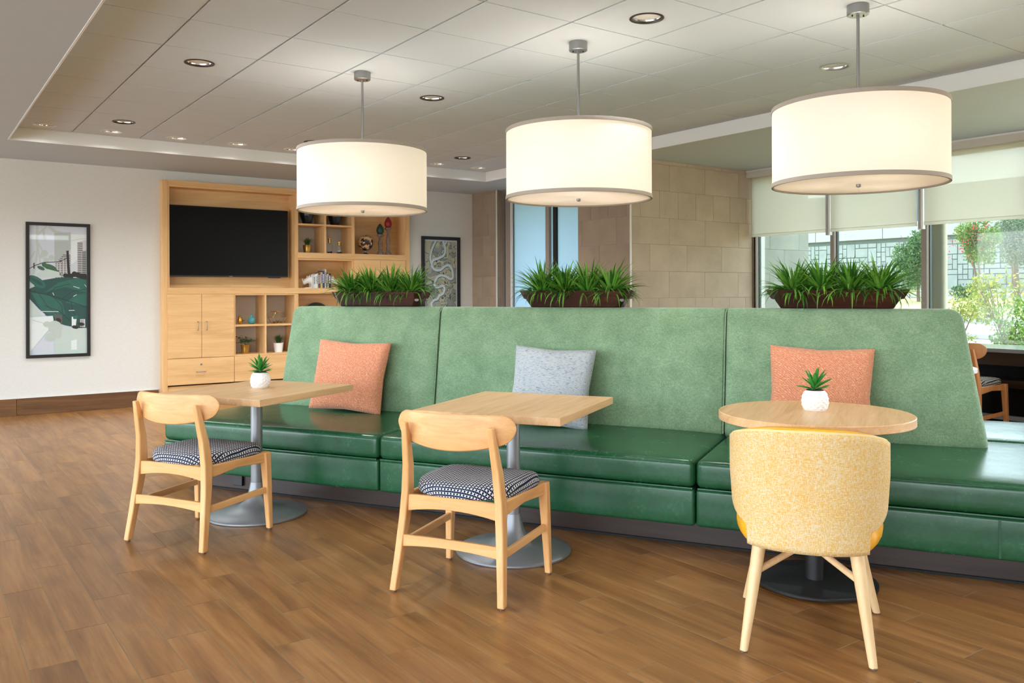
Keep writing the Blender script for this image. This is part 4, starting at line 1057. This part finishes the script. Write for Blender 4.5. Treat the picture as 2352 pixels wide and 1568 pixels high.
# globe
t = thing('desk_globe', 'small dark and gold globe on a black stand beside the candles', 'globe', at(5.124, S3), radians(-15))
m = NT('globe_map'); f = m.noise(m.obj(), 16, 4, .55, .3)
MT['globe'] = m.set(m.ramp(f, [(.47, lin((48,38,34))), (.50, lin((196,150,110))), (.58, lin((224,196,150))), (.66, lin((200,120,60)))]), .25, .2)
B().ell((0,0,.158), (.105,.105,.105), 28, 18).build('sphere', MT['globe'], t, smooth=80)
B().lathe([(.052,0),(.052,.006),(.036,.016),(.022,.024),(.02,.03)], 6).build('stand', MT['gloss_black'], t); B().lathe([(.007,.028),(.007,.052)], 12).build('stem', MT['nickel'], t)
ar = [(.114*cos(a)*.92-.0, 0, .158+.114*sin(a)) for a in [radians(-118+q*11) for q in range(20)]]
B().tube(ar, .0045, 8).build('meridian_arm', MT['nickel'], t, smooth=60)
def candle(lab, x, hh, hc, mat, nm):
    t = thing('candle_holder', lab+' turned grey wooden candle holder', 'candle holder', at(x, S3), 0, 'turned candle holders'); s = hh/.28
    B().lathe([(.046,0),(.046,.022),(.040,.028),(.042,.040),(.030,.05),(.024,.062*s),(.030,.075*s),(.022,.09*s),(.027,.12*s),(.032,.15*s),(.027,.18*s),(.018,.21*s),(.022,.222*s),(.017,.235*s),(.03,hh-.03),(.045,hh-.02),(.047,hh-.006),(.047,hh)], 26).build('turned_body', MT['baluster'], t, smooth=45)
    c = thing('candle', nm, 'candle', (x, YI, S3+hh), 0, 'bud shaped candles'); N = 32; R = []
    for r, z in ((.028,0),(.043,.018),(.051,.045),(.050,.07),(.040,.10),(.026,.125),(.014,.142),(.004,.15)):
        R.append([(r*(1+.05*cos(8*2*pi*k/N+z*30))*cos(2*pi*k/N), r*(1+.05*cos(8*2*pi*k/N+z*30))*sin(2*pi*k/N), z*hc/.15) for k in range(N)])
    B().loft(R).build('wax', mat, c, smooth=60); B().lathe([(.0012,hc-.002),(.001,hc+.008)], 6).build('wick', MT['black'], c)
candle('shorter', 5.346, .282, .148, MT['candle_g'], 'dark green bud shaped candle on the shorter holder'); candle('taller', 5.468, .379, .148, MT['candle_r'], 'dark red bud shaped candle on the taller holder')
# books between rhinoceros bookends
rg = random.Random(3); x = 4.222
BK = [((206,214,214),.026,.170,'pale grey blue thin book beside the left bookend',0),((232,232,228),.020,.180,'white book second from the left bookend',0),((190,196,196),.018,.190,'light grey book with dark print on its spine',0),((112,44,46),.018,.196,'dark red book left of the yellow one',0),
      ((84,96,92),.016,.202,'grey green book left of the yellow one',0),((214,176,66),.024,.206,'yellow book in the middle of the row',0),((46,62,104),.030,.226,'tall navy blue book in the row',0),((196,182,150),.022,.244,'tallest book, beige, right of the navy one',0),((58,52,50),.016,.205,'charcoal book right of the tall beige one',0),((206,202,196),.014,.186,'thin off white book near the right bookend',0),((50,38,36),.036,.190,'thick dark brown book against the right bookend',0)]
x = 4.2645; tot = sum(k[1] for k in BK); sc = (4.655-4.2645)/tot*.62
sc = .245/tot; x = 4.345
for c, w, h, lab, _ in BK:
    w *= sc; nm = 'book_cover_%d' % (c[0]*7+c[1])
    t = thing('book', lab, 'book', (x+w/2, YC+.135, S5), 0, 'books between the white bookends')
    dp = .075; mt = plain(nm, c, .5, 0, .03)
    B().box(-w/2, -w/2+.0015, -dp, dp, 0, h).box(w/2-.0015, w/2, -dp, dp, 0, h).box(-w/2+.0015, w/2-.0015, -dp, -dp+.002, 0, h).build('cover', mt, t)
    B().box(-w/2+.0015, w/2-.0015, -dp+.002, dp-.003, .003, h-.003).build('pages', MT['white'], t)
    lt = plain(nm+'_title', tuple(255-v if sum(c) > 380 else 225 for v in c), .6)
    b = B(); z = h*.3
    while z < h*.82: L_ = rg.uniform(.008,.022); b.box(-w*.22, w*.22, -dp-.0004, -dp+.0005, z, min(z+L_, h*.85)); z += L_+.006
    b.build('spine_print', lt, t); x += w
def bookend(lab, x, s):
    t = thing('rhino_bookend', lab, 'bookend', (x, YC+.135, S5), 0 if s > 0 else pi, 'white rhinoceros bookends')
    B().box(-.10, .0, -.05, .05, 0, .008).box(-.012, 0, -.05, .05, 0, .172).build('stand', MT['white_resin'], t, bevel=.002)
    b = B(); b.tube([(-.012,0,.10),(-.035,0,.10),(-.06,0,.095),(-.082,0,.078),(-.108,0,.062),(-.116,0,.058)], [.052,.046,.036,.029,.025,.012], 16)
    b.tube([(-.105,0,.08),(-.118,0,.10),(-.120,0,.130)], [.011,.008,.001], 10); b.tube([(-.085,0,.095),(-.094,0,.11),(-.095,0,.124)], [.009,.006,.001], 10)
    for yy in (-1, 1): b.tube([(-.045,yy*.026,.13),(-.042,yy*.034,.145),(-.038,yy*.036,.160)], [.008,.012,.002], 8); 
    b.build('head', MT['white_resin'], t, smooth=60)
    b = B()
    for yy in (-1, 1): b.ell((-.076, yy*.0285, .092), (.003,.002,.003), 8, 6)
    b.build('eyes', MT['steel'], t)
bookend('white rhinoceros head bookend at the left of the books', 4.344, 1); bookend('white rhinoceros head bookend at the right of the books', 4.592, -1)
t = thing('platter', 'dark green round platter standing just above the green backrest', 'platter', (4.46, YC+.20, kz(.805)))
b = B(); n = 40; b.loft([[(r*cos(2*pi*q/n), y, .195+r*sin(2*pi*q/n)) for q in range(n)] for r, y in ((.001,.02),(.13,.018),(.19,-.004),(.194,-.006),(.194,.0),(.13,.026),(.001,.028))], True, False)
b.build('dish', MT['plate'], t, smooth=60); B().box(-.06, .06, -.05, .05, 0, .006).build('stand', MT['black_m'], t); t.children[0].rotation_euler = (radians(-8), 0, 0)

# ------------------------------------------------------------------ pictures on the left wall
def art_frame(t, w, h, bw, dep=.03):
    b = B()
    b.box(-w/2, w/2, -dep, 0, h-bw, h).box(-w/2, w/2, -dep, 0, 0, bw).box(-w/2, -w/2+bw, -dep, 0, bw, h-bw).box(w/2-bw, w/2, -dep, 0, bw, h-bw)
    b.build('frame', MT['black'], t, bevel=.002)
def print_polys(t, w, h, bw, layers, mats, nm='print'):
    """flat print: polygons in 0..1 picture coordinates (u right, v down), each layer a hair above the last"""
    b = B(); W, H = w-2*bw, h-2*bw
    for k, (pts, mi) in enumerate(layers):
        y = -.006-.00003*k
        vs = [(-W/2+min(max(u,0),1)*W, y, h-bw-min(max(v,0),1)*H) for u, v in pts]
        b.add(vs, [tuple(range(len(vs)))], mi)
    me = bpy.data.meshes.new(nm); me.from_pydata(b.v, [], b.f)
    for q in mats: me.materials.append(q)
    me.polygons.foreach_set('material_index', b.mi)
    o = bpy.data.objects.new(nm, me); COL.objects.link(o); o.parent = t; return o
s = YA/10.45
pw, ph = .625*s, 1.462*s; px, pz = (1.072+1.697)/2*s+.005, 1.30+(.617-1.30)*s
t = thing('city_leaf_print', 'tall framed print of dark green leaves over city towers', 'picture', (px, YA, pz)); bw = .034
art_frame(t, pw, ph, bw)
PM = [plain('print_'+n_, c, .45, 0, v_, 14) for n_, c, v_ in (('lilac', (208,210,222), .03), ('pale', (190,198,192), .03), ('tower', (178,184,182), .03), ('window', (96,88,92), .1), ('leaf', (26,76,72), .25), ('leaf2', (38,98,88), .2), ('vein', (14,38,40), .05), ('dark', (34,32,38), .1), ('sprig', (58,98,74), .2), ('haze', (226,230,232), .02), ('mint', (196,208,202), .03), ('facade', (206,202,206), .05))]
LY = []
def P(pts, m): LY.append((pts, m))
def ellp(cx, cyy, rx, ry, m, rot=0, n=14): P([(cx+cos(rot)*rx*cos(2*pi*q/n)-sin(rot)*ry*sin(2*pi*q/n)*1.0, cyy+(sin(rot)*rx*cos(2*pi*q/n)+cos(rot)*ry*sin(2*pi*q/n))*.46) for q in range(n)], m)
def lnp(pts, w, m):
    for (a, b_), (c, d) in zip(pts, pts[1:]):
        L_ = sqrt((c-a)**2+((d-b_)*2.2)**2)+1e-6; nx, ny = -((d-b_)*2.2)/L_*w, (c-a)/L_*w/2.2
        P([(a+nx,b_+ny),(c+nx,d+ny),(c-nx,d-ny),(a-nx,b_-ny)], m)
P([(0,0),(1,0),(1,1),(0,1)], 0)
lnp([(.14,0),(.13,.10),(.15,.18),(.07,.38)], .022, 1); lnp([(.30,.0),(.13,.08)], .02, 1); lnp([(.34,0),(.46,.05),(.60,.06)], .03, 1); lnp([(.15,.13),(.22,.19),(.24,.26)], .012, 1); lnp([(.24,.03),(.27,.12)], .02, 1); lnp([(.1,.2),(.0,.27)], .014, 1); lnp([(.16,.2),(.19,.3)], .01, 1)
for c_ in ((.26,.215,.06),(.19,.24,.035),(.29,.27,.05),(.38,.25,.05)): ellp(c_[0], c_[1], c_[2], c_[2], 1)
P([(.43,.055),(.72,.045),(.72,.28),(.43,.28)], 2)
P([(.72,.06),(1,.06),(1,.42),(.72,.42)], 9); P([(.72,.3),(.84,.26),(1,.25),(1,.45),(.72,.45)], 0)
P([(.83,.12),(1,.10),(1,.45),(.83,.45)], 11)
for r_ in range(22):
    v_ = .13+r_*.0145; lnp([(.84,v_),(.93,v_-.003)], .009, 3)
P([(.91,.19),(1,.18),(1,.44),(.91,.44)], 2)
for r_ in range(16):
    v_ = .20+r_*.0145; lnp([(.92,v_),(.99,v_-.002)], .010, 3)
P([(.43,.29),(.56,.24),(.72,.18),(.72,.42),(.43,.42)], 11)
for r_ in range(15):
    v_ = .225+r_*.0135; x0 = max(.45, .45+(.29-v_)*2.0); lnp([(x0,v_),(.71,v_)], .008, 3)
for u_ in (.48,.53,.59,.64): lnp([(u_,.285 if u_ < .55 else .25),(u_,.41)], .008, 11)
lnp([(.66,.19),(.67,.30),(.69,.40)], .022, 7); lnp([(.0,.335),(.1,.31),(.25,.285),(.5,.28),(.65,.25)], .006, 7); lnp([(.08,.29),(.08,.335)], .010, 7); lnp([(.72,.11),(.9,.095),(1,.09)], .004, 1)
ellp(.26,.305,.05,.04,8,.5); ellp(.36,.325,.12,.05,8,.35); ellp(.46,.355,.10,.035,8,.6); ellp(.2,.33,.07,.03,8,.4)
P([(.14,.37),(.3,.335),(.52,.36),(.52,.40),(.3,.40),(.1,.40)], 10)
for c_ in ((.78,.375,.05),(.84,.38,.05),(.90,.39,.05),(.70,.395,.06),(.62,.385,.04),(.95,.40,.07)): ellp(c_[0], c_[1], c_[2], c_[2], 7)
P([(0,.58),(.22,.70),(.0,.71)], 10)
P([(0,.49),(.2,.425),(.45,.405),(.6,.40),(.85,.405),(1,.43),(1,.80),(.85,.80),(.60,.775),(.42,.745),(.3,.70),(.16,.645),(0,.565)], 4)
P([(.25,.52),(.5,.44),(.85,.405),(1,.42),(1,.52),(.6,.475)], 5); P([(.03,.52),(.3,.535),(.55,.59),(.62,.68),(.5,.73),(.2,.655)], 5); P([(.62,.60),(.8,.54),(1,.52),(1,.63)], 5)
ellp(.13,.435,.17,.075,5,.55); ellp(.13,.435,.12,.03,4,.55); P([(0,.455),(.1,.47),(0,.49)], 10)
lnp([(0,.505),(.3,.535),(.6,.575),(1,.635)], .006, 6); lnp([(.3,.535),(.45,.48),(.7,.45)], .004, 6); lnp([(.55,.57),(.75,.51),(1,.49)], .004, 6); lnp([(.4,.55),(.55,.62),(.58,.7)], .004, 6); lnp([(.72,.595),(.75,.66),(.8,.70)], .004, 6); lnp([(.15,.52),(.3,.62),(.5,.70)], .004, 6); lnp([(.25,.62),(.5,.66),(.7,.74)], .004, 6)
for a in ((.76,.47,.87,.485),(.96,.455,1,.475),(.4,.52,.42,.54),(.76,.55,.82,.535),(.2,.665,.5,.668),(.68,.66,.78,.66)): lnp([(a[0],a[1]),(a[2],a[3])], .005, 9)
P([(.25,.69),(.42,.735),(.40,.70)], 3); P([(.42,.68),(.56,.70),(.56,.76),(.45,.745)], 3); P([(.73,.71),(.82,.715),(.80,.79),(.73,.785)], 9); P([(.88,.73),(.97,.73),(.97,.795),(.88,.79)], 11)
for u_ in (.45,.48,.52,.9,.93): lnp([(u_,.69 if u_ < .6 else .735),(u_,.755 if u_ < .6 else .79)], .006, 3)
ellp(.5,.735,.05,.035,6,.5); ellp(.80,.715,.05,.03,5,-.3); ellp(.79,.792,.06,.03,7,.2); ellp(.9,.77,.06,.03,7,.1)
P([(0,.71),(.4,.70),(.42,.76),(.0,.98)], 9); P([(.42,.755),(.62,.79),(.85,.81),(1,.815),(1,1),(.42,1)], 10); P([(.72,.90),(.82,.89),(.82,.97),(.72,.97)], 9)
ellp(.30,.765,.07,.05,1); ellp(.44,.79,.13,.11,1,.4); ellp(.36,.865,.10,.07,1); ellp(.5,.84,.06,.09,1); lnp([(.05,.73),(.3,.765)], .005, 1)
print_polys(t, pw, ph, bw, LY, PM)
B().add([(-pw/2+bw,-.0165,bw),(pw/2-bw,-.0165,bw),(pw/2-bw,-.0165,ph-bw),(-pw/2+bw,-.0165,ph-bw)], [(0,1,2,3)]).build('glazing', MT['glass_s'], t)
# river map print
pw, ph = .630*s, 1.40*s; px, pz = (5.914+6.546)/2*s, 1.30+(2.103-1.30)*s-ph
t = thing('river_map_print', 'framed print of a winding pale river through patchwork fields', 'picture', (px, YA, pz)); bw = .045
art_frame(t, pw, ph, bw)
m = NT('print_fields'); v = m.obj(); dv = m.n('VectorMath', {0: v, 1: m.n('TexNoise', {'Vector': v, 'Scale': 5.0}).outputs['Color']}, operation='ADD').outputs[0]
vo = m.n('TexVoronoi', {'Vector': m.scaled(dv, (7,1,7)), 'Scale': 1.0}); ve = m.n('TexVoronoi', {'Vector': m.scaled(dv, (7,1,7)), 'Scale': 1.0}, feature='DISTANCE_TO_EDGE')
sx = m.n('SeparateColor', {0: vo.outputs['Color']}); base = m.ramp(sx.outputs[0], [(0, lin((190,184,154))), (.3, lin((200,190,156))), (.5, lin((136,140,134))), (.72, lin((176,174,158))), (.85, lin((152,154,146)))], 'CONSTANT')
hat = m.ma('GREATER_THAN', m.ma('SINE', m.ma('MULTIPLY', m.n('SeparateXYZ', {0: v}).outputs[0], 320.0)), .55); hk = m.ma('MULTIPLY', hat, m.ma('GREATER_THAN', sx.outputs[1], .5))
col = m.mix(m.ma('MULTIPLY', hk, .45), base, lin((74,78,76))); col = m.mix(m.ma('LESS_THAN', ve.outputs['Distance'], .03), col, lin((66,72,72))); FM = m.set(col, .6)
FM2 = [FM, plain('print_river', (204,212,218), .6, 0, .02), plain('print_bank', (72,82,86), .6), plain('print_border', (206,206,212), .6, 0, .01)]
LY = [([(0,0),(1,0),(1,1),(0,1)], 3), ([(.025,.015),(.975,.015),(.975,.985),(.025,.985)], 0)]
def river(pts, w):
    Q = []
    for k in range(len(pts)-1):
        p0, p1, p2, p3 = pts[max(k-1,0)], pts[k], pts[k+1], pts[min(k+2,len(pts)-1)]
        for q in range(6):
            u = q/6; Q.append(tuple(.5*((2*p1[i])+(-p0[i]+p2[i])*u+(2*p0[i]-5*p1[i]+4*p2[i]-p3[i])*u*u+(-p0[i]+3*p1[i]-3*p2[i]+p3[i])*u**3) for i in (0,1)))
    Q.append(pts[-1])
    for off, ww, mi in ((.012, w*1.15, 2), (0, w, 1)):
        for (a, b_), (c, d) in zip(Q, Q[1:]):
            L_ = sqrt((c-a)**2+((d-b_)*2.45)**2)+1e-6; ex, ey = (c-a)/L_*.02, (d-b_)/L_*.02; nx, ny = -((d-b_)*2.45)/L_*ww, (c-a)/L_*ww/2.45
            LY.append(([(a+nx+off-ex,b_+ny+off*.4-ey),(c+nx+off+ex,d+ny+off*.4+ey),(c-nx+off+ex,d-ny+off*.4+ey),(a-nx+off-ex,b_-ny+off*.4-ey)], mi))
river([(.35,.015),(.24,.10),(.19,.19),(.22,.27)], .024); river([(.68,.015),(.62,.06)], .02)
river([(.57,.015),(.63,.10),(.58,.165),(.42,.20),(.26,.225),(.22,.28),(.32,.325),(.48,.325),(.62,.285),(.74,.275),(.83,.315),(.86,.38),(.84,.415),(.76,.42),(.64,.395),(.50,.385),(.38,.405),(.31,.46),(.30,.49),(.37,.515),(.47,.505),(.56,.50),(.60,.535),(.55,.58),(.44,.605),(.38,.64),(.27,.655),(.20,.70),(.28,.76),(.45,.78),(.60,.82),(.58,.88),(.44,.92),(.40,.985)], .031)
print_polys(t, pw, ph, bw, LY, FM2)
B().add([(-pw/2+bw,-.0165,bw),(pw/2-bw,-.0165,bw),(pw/2-bw,-.0165,ph-bw),(-pw/2+bw,-.0165,ph-bw)], [(0,1,2,3)]).build('glazing', MT['glass_s'], t)

# ------------------------------------------------------------------ window counter and what stands by it
t = thing('window_counter', 'dark wooden window counter with a grey granite top', 'counter', (7.72, 2.0, 0))
B().box(0, .64, -2.6, 2.35, .772, .808).build('counter_top', MT['granite'], t, bevel=.004)
B().box(.04, .08, -2.55, 2.30, .66, .772).build('apron', MT['bar'], t); B().box(.30, .34, -2.55, 2.30, .44, .50).build('rail', MT['bar'], t)
B().box(.10, .34, -2.55, 2.30, .505, .53).build('shelf', MT['bar'], t); B().box(.36, .39, -2.55, 2.30, .02, .772).build('panel', MT['screen'], t)
for y in (-2.5, -1.3, -.1, .95, 2.25): B().box(.04, .10, y-.03, y+.03, 0, .772).build('leg', MT['bar'], t, bevel=.003)
B().box(.32, .36, -2.55, 2.30, .15, .19).build('foot_rail', MT['steel'], t)
t = thing('white_round_table', 'small white table edge peeping past the green backrest', 'table', (6.15, 3.35, 0))
B().lathe([(.336,.715),(.342,.719),(.342,.745),(.338,.748)], 64).build('table_top', MT['white_lam'], t, smooth=40)
B().lathe([(.035,.02),(.035,.715)], 20).build('column', MT['black_m'], t, smooth=50); B().lathe([(.25,0),(.25,.012),(.04,.022)], 40).build('base', MT['black_m'], t, smooth=40)
